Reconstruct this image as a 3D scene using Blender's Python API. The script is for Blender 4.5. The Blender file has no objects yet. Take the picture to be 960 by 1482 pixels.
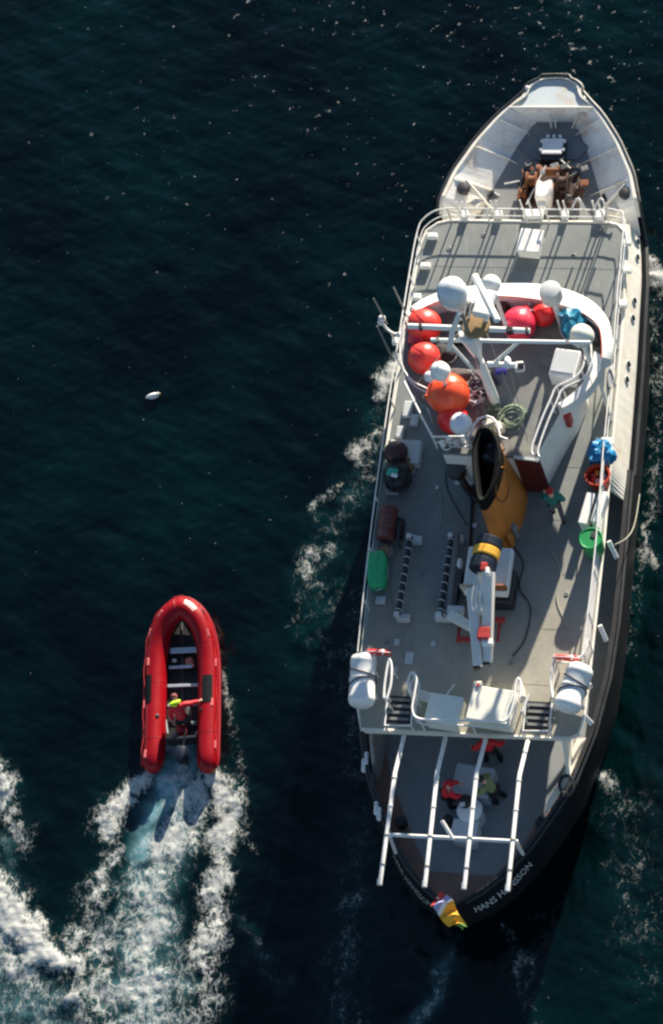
import bpy, bmesh, math, random
import numpy as np
from mathutils import Vector, Matrix, noise as mnoise
R = math.radians
random.seed(7); rng = np.random.RandomState(5)
SC = bpy.context.scene
COL = SC.collection

# ---------------------------------------------------------------- camera
HALF = math.tan(R(10.0))
FPX = 741 / HALF                       # focal length in photo pixels
DIST = FPX / 46.0
bdir = Vector((math.tan(R(13)), -math.tan(R(27)), 1)).normalized()
CAMLOC = Vector((0, 0, 3)) + bdir * DIST
uvec = (Vector((0, 1, 0)) - bdir.y * bdir).normalized()
rvec = uvec.cross(bdir)
cam = bpy.data.cameras.new('camera'); co = bpy.data.objects.new('camera', cam); COL.objects.link(co)
M = Matrix((rvec, uvec, bdir)).transposed().to_4x4(); M.translation = CAMLOC
co.matrix_world = M
cam.sensor_fit = 'VERTICAL'; cam.sensor_height = 24; cam.lens = 12 / HALF
cam.clip_start = 1; cam.clip_end = 9000
SC.camera = co

# ---------------------------------------------------------------- sky, sun, exposure
SUN_EL, SUN_AZ = R(18), R(19.6)
w = bpy.data.worlds.new('World'); SC.world = w; w.use_nodes = True
nt = w.node_tree; bg = nt.nodes['Background']
sk = nt.nodes.new('ShaderNodeTexSky'); sk.sky_type = 'NISHITA'; sk.sun_disc = False
sk.sun_elevation = SUN_EL; sk.sun_rotation = SUN_AZ; sk.air_density = 1.0; sk.dust_density = 0.1; sk.ozone_density = 2.0
nt.links.new(sk.outputs[0], bg.inputs[0]); bg.inputs[1].default_value = 0.062
sd = Vector((math.sin(SUN_AZ) * math.cos(SUN_EL), math.cos(SUN_AZ) * math.cos(SUN_EL), math.sin(SUN_EL)))
sl = bpy.data.lights.new('sun', 'SUN'); sl.energy = 5.0; sl.angle = R(0.6); sl.color = (1.0, 0.90, 0.76)
so = bpy.data.objects.new('sun', sl); COL.objects.link(so)
so.rotation_euler = (-sd).to_track_quat('-Z', 'Y').to_euler()
SC.cycles.filter_width = 2.4
SC.view_settings.view_transform = 'Standard'; SC.view_settings.look = 'None'
SC.view_settings.exposure = 1.25; SC.view_settings.gamma = 1

# ---------------------------------------------------------------- coordinates
def at(px, py, z=0.0):
    """the point at height z that a pixel of the photograph shows"""
    d = -bdir * FPX + rvec * (px - 480) + uvec * (741 - py)
    return CAMLOC + d * ((z - CAMLOC.z) / d.z)
ST = at(652, 1312, 2.9); BW = at(803, 112, 4.4)
AX = Vector((BW.x - ST.x, BW.y - ST.y, 0)).normalized(); NX = Vector((AX.y, -AX.x, 0))
HEAD = math.atan2(AX.y, AX.x) - math.pi / 2      # rotation of a thing whose +Y is forward
def sh(s, t, z):                                  # ship frame: s forward of the stern, t to starboard
    return Vector((ST.x, ST.y, 0)) + AX * s + NX * t + Vector((0, 0, z))
def S(px, py, z):
    p = at(px, py, z) - Vector((ST.x, ST.y, 0)); return p.dot(AX), p.dot(NX)

# ---------------------------------------------------------------- materials
def mat(name, col, rough=0.5, metal=0.0, var=0.12, vs=1.5, stain=None, stain_amt=0.35, stain_s=1.2, bump=0.0, bs=40, spec=0.5, stretch=None):
    m = bpy.data.materials.new(name); m.use_nodes = True
    t = m.node_tree; n = t.nodes; l = t.links; p = n['Principled BSDF']
    p.inputs['Roughness'].default_value = rough; p.inputs['Metallic'].default_value = metal
    p.inputs['Specular IOR Level'].default_value = spec
    tc = n.new('ShaderNodeTexCoord'); src = tc.outputs['Object']
    if stretch:
        mp = n.new('ShaderNodeMapping'); mp.inputs['Scale'].default_value = stretch
        l.new(src, mp.inputs[0]); src = mp.outputs[0]
    nz = n.new('ShaderNodeTexNoise'); nz.inputs['Scale'].default_value = vs; nz.inputs['Detail'].default_value = 8
    nz.inputs['Roughness'].default_value = 0.62
    l.new(src, nz.inputs['Vector'])
    rp = n.new('ShaderNodeValToRGB'); e = rp.color_ramp.elements
    e[0].position = 0.3; e[1].position = 0.72
    e[0].color = (*[max(0, c * (1 - var)) for c in col], 1); e[1].color = (*[min(1, c * (1 + var)) for c in col], 1)
    l.new(nz.outputs['Fac'], rp.inputs[0]); out = rp.outputs[0]
    if stain:
        n2 = n.new('ShaderNodeTexNoise'); n2.inputs['Scale'].default_value = stain_s; n2.inputs['Detail'].default_value = 9
        n2.inputs['Roughness'].default_value = 0.7; l.new(src, n2.inputs['Vector'])
        r2 = n.new('ShaderNodeValToRGB'); r2.color_ramp.elements[0].position = 0.52; r2.color_ramp.elements[1].position = 0.75
        r2.color_ramp.elements[1].color = (stain_amt,) * 3 + (1,)
        l.new(n2.outputs['Fac'], r2.inputs[0])
        mx = n.new('ShaderNodeMixRGB'); l.new(r2.outputs[0], mx.inputs[0]); l.new(out, mx.inputs[1])
        mx.inputs[2].default_value = (*stain, 1); out = mx.outputs[0]
    l.new(out, p.inputs['Base Color'])
    mr = n.new('ShaderNodeMapRange'); mr.inputs['To Min'].default_value = max(0.05, rough - 0.12); mr.inputs['To Max'].default_value = min(1, rough + 0.15)
    l.new(nz.outputs['Fac'], mr.inputs[0]); l.new(mr.outputs[0], p.inputs['Roughness'])
    if bump:
        n3 = n.new('ShaderNodeTexNoise'); n3.inputs['Scale'].default_value = bs; n3.inputs['Detail'].default_value = 4
        l.new(src, n3.inputs['Vector'])
        b = n.new('ShaderNodeBump'); b.inputs['Strength'].default_value = bump; b.inputs['Distance'].default_value = 0.02
        l.new(n3.outputs['Fac'], b.inputs['Height']); l.new(b.outputs[0], p.inputs['Normal'])
    return m
RUST = (0.30, 0.11, 0.04)
white = mat('white_paint', (0.80, 0.80, 0.77), 0.42, var=0.06, stain=(0.45, 0.34, 0.22), stain_amt=0.5, stain_s=2.2)
cream = mat('cream_paint', (0.74, 0.71, 0.62), 0.5, var=0.06, stain=(0.50, 0.30, 0.13), stain_amt=0.45, stain_s=0.9)
bulw_in = mat('bulwark_paint', (0.82, 0.81, 0.76), 0.5, var=0.10, stain=(0.50, 0.26, 0.09), stain_amt=0.95, stain_s=1.15)
rail_m = mat('rail_paint', (0.78, 0.77, 0.73), 0.4, var=0.08, vs=4, stain=RUST, stain_amt=0.4, stain_s=5)
hullm = mat('black_hull', (0.006, 0.008, 0.011), 0.5, spec=0.25, var=0.3, stain=(0.03, 0.022, 0.018), stain_amt=0.4)
capm = mat('grey_capping', (0.12, 0.11, 0.10), 0.55, var=0.2, stain=RUST, stain_amt=0.4)
deckm = mat('grey_deck', (0.20, 0.218, 0.21), 0.62, var=0.13, vs=0.9, stain=(0.29, 0.28, 0.20), stain_amt=0.45, stain_s=0.6, bump=0.25, bs=60)
_t = deckm.node_tree; _n = _t.nodes; _l = _t.links; _p = _n['Principled BSDF']; _src = _p.inputs['Base Color'].links[0].from_socket
_tc = _n.new('ShaderNodeTexCoord'); _sx = _n.new('ShaderNodeSeparateXYZ'); _l.new(_tc.outputs['Object'], _sx.inputs[0])
_nz = _n.new('ShaderNodeTexNoise'); _nz.inputs['Scale'].default_value = .45; _nz.inputs['Detail'].default_value = 7; _l.new(_tc.outputs['Object'], _nz.inputs['Vector'])
_m1 = _n.new('ShaderNodeMath'); _m1.operation = 'MULTIPLY_ADD'; _l.new(_nz.outputs['Fac'], _m1.inputs[0]); _m1.inputs[1].default_value = 5.0; _l.new(_sx.outputs['Y'], _m1.inputs[2])
_mr = _n.new('ShaderNodeMapRange'); _l.new(_m1.outputs[0], _mr.inputs[0]); _mr.inputs['From Min'].default_value = 1.5; _mr.inputs['From Max'].default_value = -2.0; _mr.inputs['To Max'].default_value = .85
_mx = _n.new('ShaderNodeMixRGB'); _l.new(_mr.outputs[0], _mx.inputs[0]); _l.new(_src, _mx.inputs[1]); _mx.inputs[2].default_value = (.40, .37, .29, 1)
def _wear(src, sc, lo, hi, col, amt, det=10, ro=.75, stretch=(1, 1, 1)):
    mp = _n.new('ShaderNodeMapping'); mp.inputs['Scale'].default_value = stretch; mp.inputs['Rotation'].default_value = (0, 0, HEAD); _l.new(_tc.outputs['Object'], mp.inputs[0])
    z = _n.new('ShaderNodeTexNoise'); z.inputs['Scale'].default_value = sc; z.inputs['Detail'].default_value = det; z.inputs['Roughness'].default_value = ro; _l.new(mp.outputs[0], z.inputs['Vector'])
    r_ = _n.new('ShaderNodeMapRange'); r_.inputs['From Min'].default_value = lo; r_.inputs['From Max'].default_value = hi; r_.inputs['To Max'].default_value = amt; _l.new(z.outputs['Fac'], r_.inputs[0])
    x = _n.new('ShaderNodeMixRGB'); _l.new(r_.outputs[0], x.inputs[0]); _l.new(src, x.inputs[1]); x.inputs[2].default_value = (*col, 1); return x.outputs[0]
_o = _wear(_mx.outputs[0], .8, .50, .72, (.13, .135, .125), .55)
_o = _wear(_o, 1.3, .60, .74, (.30, .17, .08), .55)
_o = _wear(_o, 2.6, .56, .70, (.36, .36, .32), .45, stretch=(1.6, .35, 1))
_o = _wear(_o, 7.0, .62, .72, (.10, .07, .05), .5)
_l.new(_o, _p.inputs['Base Color'])
deck2 = mat('grey_main_deck', (0.26, 0.285, 0.29), 0.6, var=0.15, vs=1.1, stain=(0.16, 0.11, 0.08), stain_amt=0.5, stain_s=1.1, bump=0.25, bs=60)
foredeckm = mat('grey_fore_deck', (0.20, 0.21, 0.21), 0.6, var=0.12, stain=(0.22, 0.12, 0.06), stain_amt=0.4, stain_s=1.0, bump=0.25, bs=60)
waterway = mat('rusty_brown_paint', (0.24, 0.15, 0.115), 0.6, var=0.25, stain=(0.30, 0.20, 0.10), stain_amt=0.5, stain_s=2)
roofm = mat('roof_floor', (0.175, 0.18, 0.17), 0.65, var=0.22, vs=1.8, stain=(0.38, 0.38, 0.28), stain_amt=0.55, stain_s=1.1, bump=0.2)
redwall = mat('dark_red_paint', (0.10, 0.010, 0.007), 0.5, var=0.15, stretch=(1, 1, .3))
orange = mat('funnel_orange', (0.54, 0.185, 0.03), 0.5, var=0.16, vs=2.2, stain=(0.20, 0.09, 0.03), stain_amt=0.6, stain_s=1.8, stretch=(1, 1, .35))
black = mat('black_paint', (0.018, 0.02, 0.022), 0.5, var=0.3)
soot = mat('soot_black', (0.004, 0.004, 0.004), 0.9, var=0.3)
dgrey = mat('dark_grey_paint', (0.05, 0.055, 0.055), 0.5, var=0.25)
mgrey = mat('mid_grey_steel', (0.20, 0.21, 0.21), 0.45, var=0.2, stain=RUST, stain_amt=0.3)
lgrey = mat('light_grey_plastic', (0.55, 0.57, 0.57), 0.35, var=0.05)
rust = mat('rusted_iron', (0.20, 0.065, 0.02), 0.75, var=0.4, vs=6, stain=(0.06, 0.03, 0.02), stain_amt=0.8, stain_s=5, bump=0.5)
drust = mat('dark_rust', (0.06, 0.028, 0.018), 0.75, var=0.4, vs=5, bump=0.4)
radome = mat('radome_white', (0.82, 0.83, 0.80), 0.3, var=0.03, vs=3, stain=(.6, .58, .5), stain_amt=.25)
f_coral = mat('coral_vinyl', (0.80, 0.055, 0.04), 0.38, var=0.12, vs=2, stain=(0.70, 0.26, 0.22), stain_amt=0.6, stain_s=3, bump=.15, bs=12)
f_orange = mat('orange_red_vinyl', (0.85, 0.085, 0.025), 0.36, var=0.1, vs=2, stain=(0.78, 0.30, 0.16), stain_amt=0.6, stain_s=2.6, bump=.15, bs=12)
f_pink = mat('pink_red_vinyl', (0.80, 0.03, 0.07), 0.38, var=0.12, vs=2, stain=(0.72, 0.24, 0.26), stain_amt=0.55, stain_s=3, bump=.15, bs=12)
f_red = mat('red_vinyl', (0.75, 0.02, 0.02), 0.38, var=0.12, vs=2)
f_dark = mat('dark_brown_rubber', (0.055, 0.02, 0.02), 0.45, var=0.3, vs=3)
tarp = mat('blue_tarpaulin', (0.01, 0.20, 0.42), 0.42, var=0.25, vs=4, bump=0.4, bs=14)
tarp2 = mat('teal_blue_tarpaulin', (0.01, 0.19, 0.30), 0.42, var=0.25, vs=4, bump=0.4, bs=14)
green = mat('green_plastic', (0.02, 0.28, 0.08), 0.4, var=0.15, vs=3)
green2 = mat('green_net', (0.015, 0.40, 0.15), 0.6, var=0.3, vs=16, bump=0.8, bs=45)
redtub = mat('red_orange_plastic', (0.50, 0.06, 0.025), 0.4, var=0.2, vs=4)
tealrag = mat('teal_cloth', (0.04, 0.40, 0.28), 0.7, var=0.15)
rope_l = mat('pale_rope', (0.42, 0.42, 0.34), 0.8, var=0.2, vs=12, bump=0.6, bs=90)
rope_g = mat('green_grey_rope', (0.20, 0.26, 0.18), 0.8, var=0.25, vs=9, bump=0.6, bs=90)
rope_p = mat('purple_black_rope', (0.055, 0.04, 0.07), 0.8, var=0.5, vs=6, bump=0.6, bs=90)
rope_w = mat('white_rope', (0.6, 0.58, 0.6), 0.8, var=0.2, vs=9)
hyred = mat('crane_red', (0.38, 0.03, 0.025), 0.45, var=0.2)
yellow = mat('band_yellow', (0.78, 0.42, 0.04), 0.45, var=0.1)
tube_red = mat('inflatable_red', (0.31, 0.0012, 0.006), 0.40, spec=0.3, var=0.12, vs=2.0, stain=(0.30, 0.0, 0.012), stain_amt=0.5, stain_s=1.5)
bblack = mat('boat_floor_black', (0.006, 0.008, 0.009), 0.6, var=0.4, vs=4)
alu = mat('aluminium', (0.48, 0.52, 0.56), 0.4, metal=0.4, var=0.15, vs=6)
patch_m = mat('black_rubber_pad', (0.010, 0.014, 0.015), 0.7, var=0.2, vs=8, spec=0.1)
navy = mat('navy_cowling', (0.008, 0.016, 0.032), 0.5, var=0.2, spec=.3)
skin = mat('skin', (0.62, 0.34, 0.25), 0.5, var=0.06, vs=8)
hairm = mat('dark_hair', (0.02, 0.014, 0.01), 0.6, var=0.3, vs=20)
c_red = mat('red_jacket', (0.60, 0.01, 0.02), 0.65, var=0.15, vs=7, bump=0.3, bs=20)
c_teal = mat('teal_jacket', (0.01, 0.14, 0.12), 0.7, var=0.2, vs=7, bump=0.3, bs=20)
c_olive = mat('olive_jacket', (0.21, 0.24, 0.10), 0.7, var=0.2, vs=7, bump=0.3, bs=20)
c_black = mat('black_trousers', (0.012, 0.012, 0.016), 0.7, var=0.3, vs=7)
c_grey = mat('grey_trousers', (0.10, 0.09, 0.10), 0.7, var=0.2, vs=7)
c_hiviz = mat('yellow_green_hood', (0.55, 0.85, 0.02), 0.6, var=0.1)
c_redcap = mat('red_knit_cap', (0.45, 0.01, 0.015), 0.75, var=0.2, vs=20)
glassm = mat('dark_glass', (0.01, 0.015, 0.02), 0.12, var=0.1)
gullm = mat('gull_feathers', (0.80, 0.80, 0.76), 0.8, var=0.06, vs=18)
gullg = mat('gull_grey_feathers', (0.50, 0.52, 0.54), 0.8, var=0.08, vs=18)
beak = mat('beak_yellow', (0.7, 0.45, 0.05), 0.5)
lilac = mat('flag_lilac', (0.42, 0.40, 0.66), 0.7); fwhite = mat('flag_white', (0.85, 0.83, 0.8), 0.7)
fyel = mat('flag_yellow', (0.85, 0.42, 0.03), 0.7, var=0.2); fred = mat('flag_red', (0.5, 0.04, 0.03), 0.7); fgreen = mat('flag_green', (0.16, 0.30, 0.06), 0.7)
gloss_o = mat('orange_bottle', (0.8, 0.22, 0.03), 0.3)

# ---------------------------------------------------------------- mesh helpers
class MB:
    def __init__(s): s.v = []; s.f = []
    def add(s, vs, fs):
        o = len(s.v); s.v += [Vector(p) for p in vs]; s.f += [tuple(i + o for i in f) for f in fs]
    def box(s, c, size, rz=0, q=None, bev=0.0):
        c = Vector(c); x, y, z = [k / 2 for k in size]
        m = q if q else Matrix.Rotation(rz, 3, 'Z')
        if bev <= 0:
            vs = [c + m @ Vector((a * x, b_ * y, d * z)) for d in (-1, 1) for a, b_ in ((-1, -1), (1, -1), (1, 1), (-1, 1))]
            s.add(vs, [(3, 2, 1, 0), (4, 5, 6, 7), (0, 1, 5, 4), (1, 2, 6, 5), (2, 3, 7, 6), (3, 0, 4, 7)])
        else:
            rings = []
            for zz, ins in ((-z, bev), (-z + bev, 0), (z - bev, 0), (z, bev)):
                r_ = []
                for cx, cy, a0 in ((x, y, 0), (-x, y, 90), (-x, -y, 180), (x, -y, 270)):
                    for a in (0, 45, 90):
                        an = R(a0 + a); k = bev
                        sx = (abs(cx) - k) * (1 if cx > 0 else -1); sy = (abs(cy) - k) * (1 if cy > 0 else -1)
                        rr = k - ins if ins else k
                        r_.append(c + m @ Vector((sx + rr * math.cos(an) + 0, sy + rr * math.sin(an), zz)))
                rings.append(r_)
            s.loft(rings, cap=True)
    def loft(s, rings, cap=False, closed=True):
        n = len(rings[0]); o = len(s.v)
        for r_ in rings: s.v += [Vector(p) for p in r_]
        for i in range(len(rings) - 1):
            for j in range(n if closed else n - 1):
                k = (j + 1) % n
                s.f.append((o + i * n + j, o + i * n + k, o + (i + 1) * n + k, o + (i + 1) * n + j))
        if cap:
            s.f.append(tuple(o + j for j in reversed(range(n)))); s.f.append(tuple(o + (len(rings) - 1) * n + j for j in range(n)))
    def tube(s, pts, r, n=8, closed=False, r1=None, cap=True):
        pts = [Vector(p) for p in pts]; N = len(pts)
        rs = [r if r1 is None else r + (r1 - r) * i / max(1, N - 1) for i in range(N)] if not isinstance(r, (list, tuple)) else list(r)
        rings = []; up = None
        for i, p in enumerate(pts):
            if closed: d = pts[(i + 1) % N] - pts[i - 1]
            else: d = (pts[min(i + 1, N - 1)] - pts[max(i - 1, 0)])
            d.normalize()
            if up is None: up = Vector((0, 0, 1)) if abs(d.z) < 0.9 else Vector((1, 0, 0))
            a = up - d * up.dot(d)
            if a.length < 1e-4: a = d.orthogonal()
            a.normalize(); up = a; b_ = d.cross(a)
            rings.append([p + (a * math.cos(2 * math.pi * k / n) + b_ * math.sin(2 * math.pi * k / n)) * rs[i] for k in range(n)])
        if closed: rings.append(rings[0]); s.loft(rings)
        else: s.loft(rings, cap=cap)
    def lathe(s, prof, c, q=None, n=20, sx=1, sy=1):
        c = Vector(c); m = q or Matrix.Identity(3)
        rings = [[c + m @ Vector((max(r_, 1e-4) * math.cos(2 * math.pi * k / n) * sx, max(r_, 1e-4) * math.sin(2 * math.pi * k / n) * sy, z)) for k in range(n)] for r_, z in prof]
        s.loft(rings, cap=True)
    def sphere(s, c, r, n=20, m=12, sc=(1, 1, 1), q=None):
        prof = [(r * math.sin(math.pi * i / m), -r * math.cos(math.pi * i / m) * sc[2]) for i in range(m + 1)]
        s.lathe(prof, c, q, n, sc[0], sc[1])
    def prism(s, poly, z0, z1):
        a = [Vector((p[0], p[1], z0)) for p in poly]; b_ = [Vector((p[0], p[1], z1)) for p in poly]
        s.loft([a, b_], cap=True)
    def build(s, name, m, parent=None, smooth=False, origin=None):
        root = parent
        while root is not None and root.parent is not None: root = root.parent
        base = Vector(root['base']) if root is not None else (Vector(origin) if origin is not None else Vector((0, 0, 0)))
        vs = s.v
        if root is None and origin is None and vs:
            xs = [p.x for p in vs]; ys = [p.y for p in vs]; zs = [p.z for p in vs]
            base = Vector(((min(xs) + max(xs)) / 2, (min(ys) + max(ys)) / 2, min(zs)))
        if root is not None and root.get('rotz') is not None: vs2 = vs
        me = bpy.data.meshes.new(name)
        if root is not None and root.get('local'): me.from_pydata([tuple(p) for p in vs], [], s.f)
        else: me.from_pydata([tuple(p - base) for p in vs], [], s.f)
        bm = bmesh.new(); bm.from_mesh(me)
        bmesh.ops.recalc_face_normals(bm, faces=bm.faces); bm.to_mesh(me); bm.free()
        for mm in (m if isinstance(m, (list, tuple)) else [m]): me.materials.append(mm)
        if smooth:
            me.polygons.foreach_set('use_smooth', [True] * len(me.polygons))
            try: me.set_sharp_from_angle(angle=R(40))
            except Exception: pass
        me.update()
        o = bpy.data.objects.new(name, me); COL.objects.link(o)
        if parent is not None: o.parent = parent
        else: o.location = base; o['base'] = tuple(base)
        return o
def tag(o, label, cat, group=None, kind=None):
    if label: o['label'] = label
    if cat: o['category'] = cat
    if group: o['group'] = group
    if kind: o['kind'] = kind
    return o
def thing(name, label, cat, loc, group=None, local=False, rz=0):
    """an Empty at the thing's base; parts are given in world coordinates unless local"""
    o = bpy.data.objects.new(name, None); COL.objects.link(o); o.location = loc; o['base'] = tuple(loc)
    if local: o['local'] = 1; o.rotation_euler.z = rz
    o.empty_display_size = 0.2
    return tag(o, label, cat, group)
def inst(ob, parent, loc, rz=0, name=None, scale=None):
    c = ob.copy(); COL.objects.link(c); c.parent = parent; c.location = loc; c.rotation_euler = (0, 0, rz)
    if scale: c.scale = scale
    return c
def arc(c, r, a0, a1, n, z=0):
    return [Vector((c[0] + r * math.cos(a0 + (a1 - a0) * i / n), c[1] + r * math.sin(a0 + (a1 - a0) * i / n), z)) for i in range(n + 1)]
def smooth_path(pts, k=5, closed=False):
    pts = [Vector(p) for p in pts]; out = []; N = len(pts)
    for i in range(N if closed else N - 1):
        if closed: p0, p1, p2, p3 = pts[i - 1], pts[i], pts[(i + 1) % N], pts[(i + 2) % N]
        else: p0, p1, p2, p3 = pts[max(i - 1, 0)], pts[i], pts[i + 1], pts[min(i + 2, N - 1)]
        for j in range(k):
            t = j / k
            out.append(0.5 * ((2 * p1) + (p2 - p0) * t + (2 * p0 - 5 * p1 + 4 * p2 - p3) * t * t + (3 * p1 - p0 - 3 * p2 + p3) * t ** 3))
    if not closed: out.append(pts[-1])
    return out
def lerp_tab(tab, x):
    if x <= tab[0][0]: return tab[0][1]
    for (a, fa), (b_, fb) in zip(tab, tab[1:]):
        if x <= b_: return fa + (fb - fa) * (x - a) / (b_ - a)
    return tab[-1][1]
def sstep(a, b_, x):
    t = min(1, max(0, (x - a) / (b_ - a))); return t * t * (3 - 2 * t)
def up(v, dz): return Vector((v.x, v.y, v.z + dz))

# ---------------------------------------------------------------- the sea (one sheet to the horizon)
FOAM_T = 1.86
def build_sea():
    st = 0.052
    x0, x1, y0, y1 = -17.5, 20.0, -25.0, 29.0
    xs = np.arange(x0, x1 + st / 2, st); ys = np.arange(y0, y1 + st / 2, st)
    X, Y = np.meshgrid(xs, ys)
    Z = np.zeros_like(X)
    for i in range(70):
        lam = 0.24 * (3.4 / 0.24) ** rng.rand()
        th = R(205) + rng.randn() * 0.95
        k = 2 * math.pi / lam
        amp = 0.0022 * lam ** 0.92 * (0.5 + rng.rand())
        ph = k * (X * math.cos(th) + Y * math.sin(th)) + rng.rand() * 6.28
        Z += amp * (np.sin(ph) + 0.18 * np.sin(2 * ph + 1.2))
    foam = np.zeros_like(X); aer = np.zeros_like(X)
    def field(l0, l1, n, pw=0.8):
        f = np.zeros_like(X)
        for i in range(n):
            lam = l0 * (l1 / l0) ** rng.rand(); th = rng.rand() * 6.283; k = 2 * math.pi / lam
            f += lam ** pw * np.sin(k * (X * math.cos(th) + Y * math.sin(th)) + rng.rand() * 6.28)
        return f / f.std()
    WX = X + 0.11 * field(.5, 2.6, 18); WY = Y + 0.11 * field(.5, 2.6, 18); MOD = np.clip(1.0 + 0.10 * field(.35, 2.4, 24), .6, 1.3)
    def strand(pts, d, w, a=0.0, kind='f'):
        P = [at(p[0], p[1], 0) for p in pts]
        ws = w if isinstance(w, (list, tuple)) else [w] * len(P)
        ds = d if isinstance(d, (list, tuple)) else [d] * len(P)
        best = np.zeros_like(X)
        for i in range(len(P) - 1):
            a_, b_ = P[i], P[i + 1]; dx, dy = b_.x - a_.x, b_.y - a_.y; L2 = dx * dx + dy * dy + 1e-9
            wm = max(ws[i], ws[i + 1]) / 43 * 3
            m = (X > min(a_.x, b_.x) - wm) & (X < max(a_.x, b_.x) + wm) & (Y > min(a_.y, b_.y) - wm) & (Y < max(a_.y, b_.y) + wm)
            xx, yy = WX[m], WY[m]
            t = np.clip(((xx - a_.x) * dx + (yy - a_.y) * dy) / L2, 0, 1)
            dd = np.hypot(xx - a_.x - t * dx, yy - a_.y - t * dy)
            ww = (ws[i] + (ws[i + 1] - ws[i]) * t) / 43 * 1.38
            de = ds[i] + (ds[i + 1] - ds[i]) * t
            best[m] = np.maximum(best[m], de * np.exp(-(dd / ww) ** 1.9))
        best *= MOD
        if kind == 'f': np.maximum(foam, best, out=foam)
        if a: np.maximum(aer, best / max(max(ds), 1e-3) * a, out=aer)
        return best
    # wake of the inflatable
    jet = strand([(258, 1062), (262, 1100), (245, 1150), (216, 1200), (203, 1240), (200, 1275)], [.62, .62, .56, .5, .45, .36], [25, 26, 23, 21, 19, 14], 1.15)
    strand([(270, 1125), (262, 1180), (250, 1215), (218, 1270), (212, 1340), (210, 1400), (215, 1482), (220, 1560)], [.8, .88, .86, .82, .8, .8, .78, .7], [20, 27, 32, 34, 38, 42, 46, 56], .8)
    strand([(286, 1122), (288, 1160), (278, 1210), (262, 1260)], [.95, .9, .8, .6], [15, 18, 20, 14], .5)
    strand([(303, 1112), (326, 1150), (338, 1180), (322, 1225), (313, 1270), (318, 1310), (300, 1350), (298, 1380), (305, 1420), (288, 1482)], [1.0, 1.05, 1.0, .92, .86, .88, .9, .85, .7, .62], [13, 22, 20, 19, 18, 19, 22, 22, 24, 26], .5)
    strand([(213, 1120), (192, 1140), (170, 1165), (156, 1200), (150, 1225)], [.95, 1.0, .96, .92, .7], [12, 20, 22, 20, 14], .45)
    strand([(168, 1240), (150, 1275), (128, 1315), (112, 1365), (100, 1400)], [.72, .76, .72, .66, .5], [14, 18, 21, 24, 20], .4)
    strand([(178, 1300), (158, 1350), (140, 1400), (148, 1440), (165, 1482)], [.66, .74, .74, .72, .66], [16, 22, 24, 26, 30], .5)
    strand([(190, 1360), (185, 1420), (180, 1482)], [.62, .68, .66], [24, 30, 34], .6)
    strand([(262, 1380), (262, 1430), (260, 1482)], [.6, .68, .64], [24, 26, 28], .5)
    strand([(322, 980), (330, 1005), (338, 1050), (346, 1095), (355, 1130)], [.72, .66, .45, .42, .4], [7, 8, 9, 12, 12], .2)
    strand([(345, 1190), (368, 1225)], [.5, .55], [7, 6])
    strand([(340, 1335), (372, 1365), (420, 1430)], [.42, .4, .35], [10, 12, 14], .35)
    # breaking crest in the lower left corner
    crest = strand([(-30, 1270), (0, 1310), (30, 1345), (55, 1372), (82, 1392), (108, 1400), (112, 1430), (122, 1482), (130, 1530)], [1.1, 1.2, 1.2, 1.15, 1.1, 1.0, .8, .7, .65], [24, 30, 27, 22, 18, 15, 17, 18, 18], .6)
    strand([(-20, 1400), (20, 1440), (60, 1482), (90, 1540)], [.50, .54, .55, .5], [50, 56, 60, 60], .6)
    strand([(-25, 1080), (-4, 1120), (12, 1160), (28, 1205), (36, 1250)], [.9, .95, .85, .62, .4], [14, 15, 17, 18, 15], .5)
    strand([(10, 1220), (20, 1260), (8, 1300)], [.4, .38, .36], [18, 18, 15], .4)
    strand([(-20, 1350), (15, 1385), (50, 1425), (85, 1460)], [.95, .85, .72, .6], [26, 24, 22, 20], .6)
    # ship's own waves, port side
    strand([(575, 520), (556, 553), (546, 574)], [.85, .92, .9], [12, 14, 9], .4)
    strand([(548, 632), (525, 645), (510, 662), (530, 676), (542, 690)], [.60, .68, .62, .68, .55], [12, 15, 14, 15, 12], .3)
    strand([(500, 700), (478, 712), (452, 735), (458, 752)], [.45, .5, .6, .55], [8, 10, 8, 6], .3)
    strand([(484, 775), (462, 790), (442, 806), (446, 830), (468, 848)], [.5, .62, .66, .6, .52], [8, 13, 15, 14, 12], .35)
    strand([(430, 868), (427, 905)], [.5, .5], [6, 5]); strand([(455, 855), (460, 885)], [.5, .4], [6, 5])
    strand([(500, 850), (520, 900), (505, 960), (510, 1050), (520, 1120)], [.34, .38, .36, .38, .36], [34, 34, 34, 30, 26], .2)
    strand([(520, 1180), (515, 1260), (505, 1350), (492, 1482), (480, 1600)], [.36, .38, .38, .40, .38], [26, 28, 34, 38, 40], .3)
    strand([(545, 600), (520, 700), (480, 760), (450, 850), (455, 920)], [.36, .38, .38, .38, .30], [20, 28, 30, 28, 24], .3)
    strand([(480, 880), (470, 960), (490, 1040)], [.36, .36, .32], [24, 26, 24], .2)
    # starboard side and stern
    strand([(944, 380), (952, 402), (966, 425)], [.95, 1, .8], [9, 10, 12], .3)
    strand([(944, 440), (950, 540), (948, 640), (940, 720), (930, 790), (918, 860), (912, 940)], [.42, .48, .46, .50, .52, .46, .42], [14, 18, 18, 16, 13, 13, 13], .25)
    strand([(928, 755), (935, 790), (950, 815)], [.75, .75, .6], [6, 6, 8])
    strand([(860, 1118), (878, 1128), (900, 1145)], [.8, .85, .5], [12, 13, 10], .4)
    strand([(905, 1160), (925, 1300), (930, 1400)], [.34, .36, .34], [44, 44, 44], .2)
    strand([(660, 1362), (645, 1395), (632, 1440), (600, 1482), (560, 1560)], [.35, .5, .5, .45, .4], [8, 12, 14, 20, 26], .5)
    strand([(735, 1345), (760, 1400), (770, 1470)], [.42, .42, .4], [14, 16, 20], .2)
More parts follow.
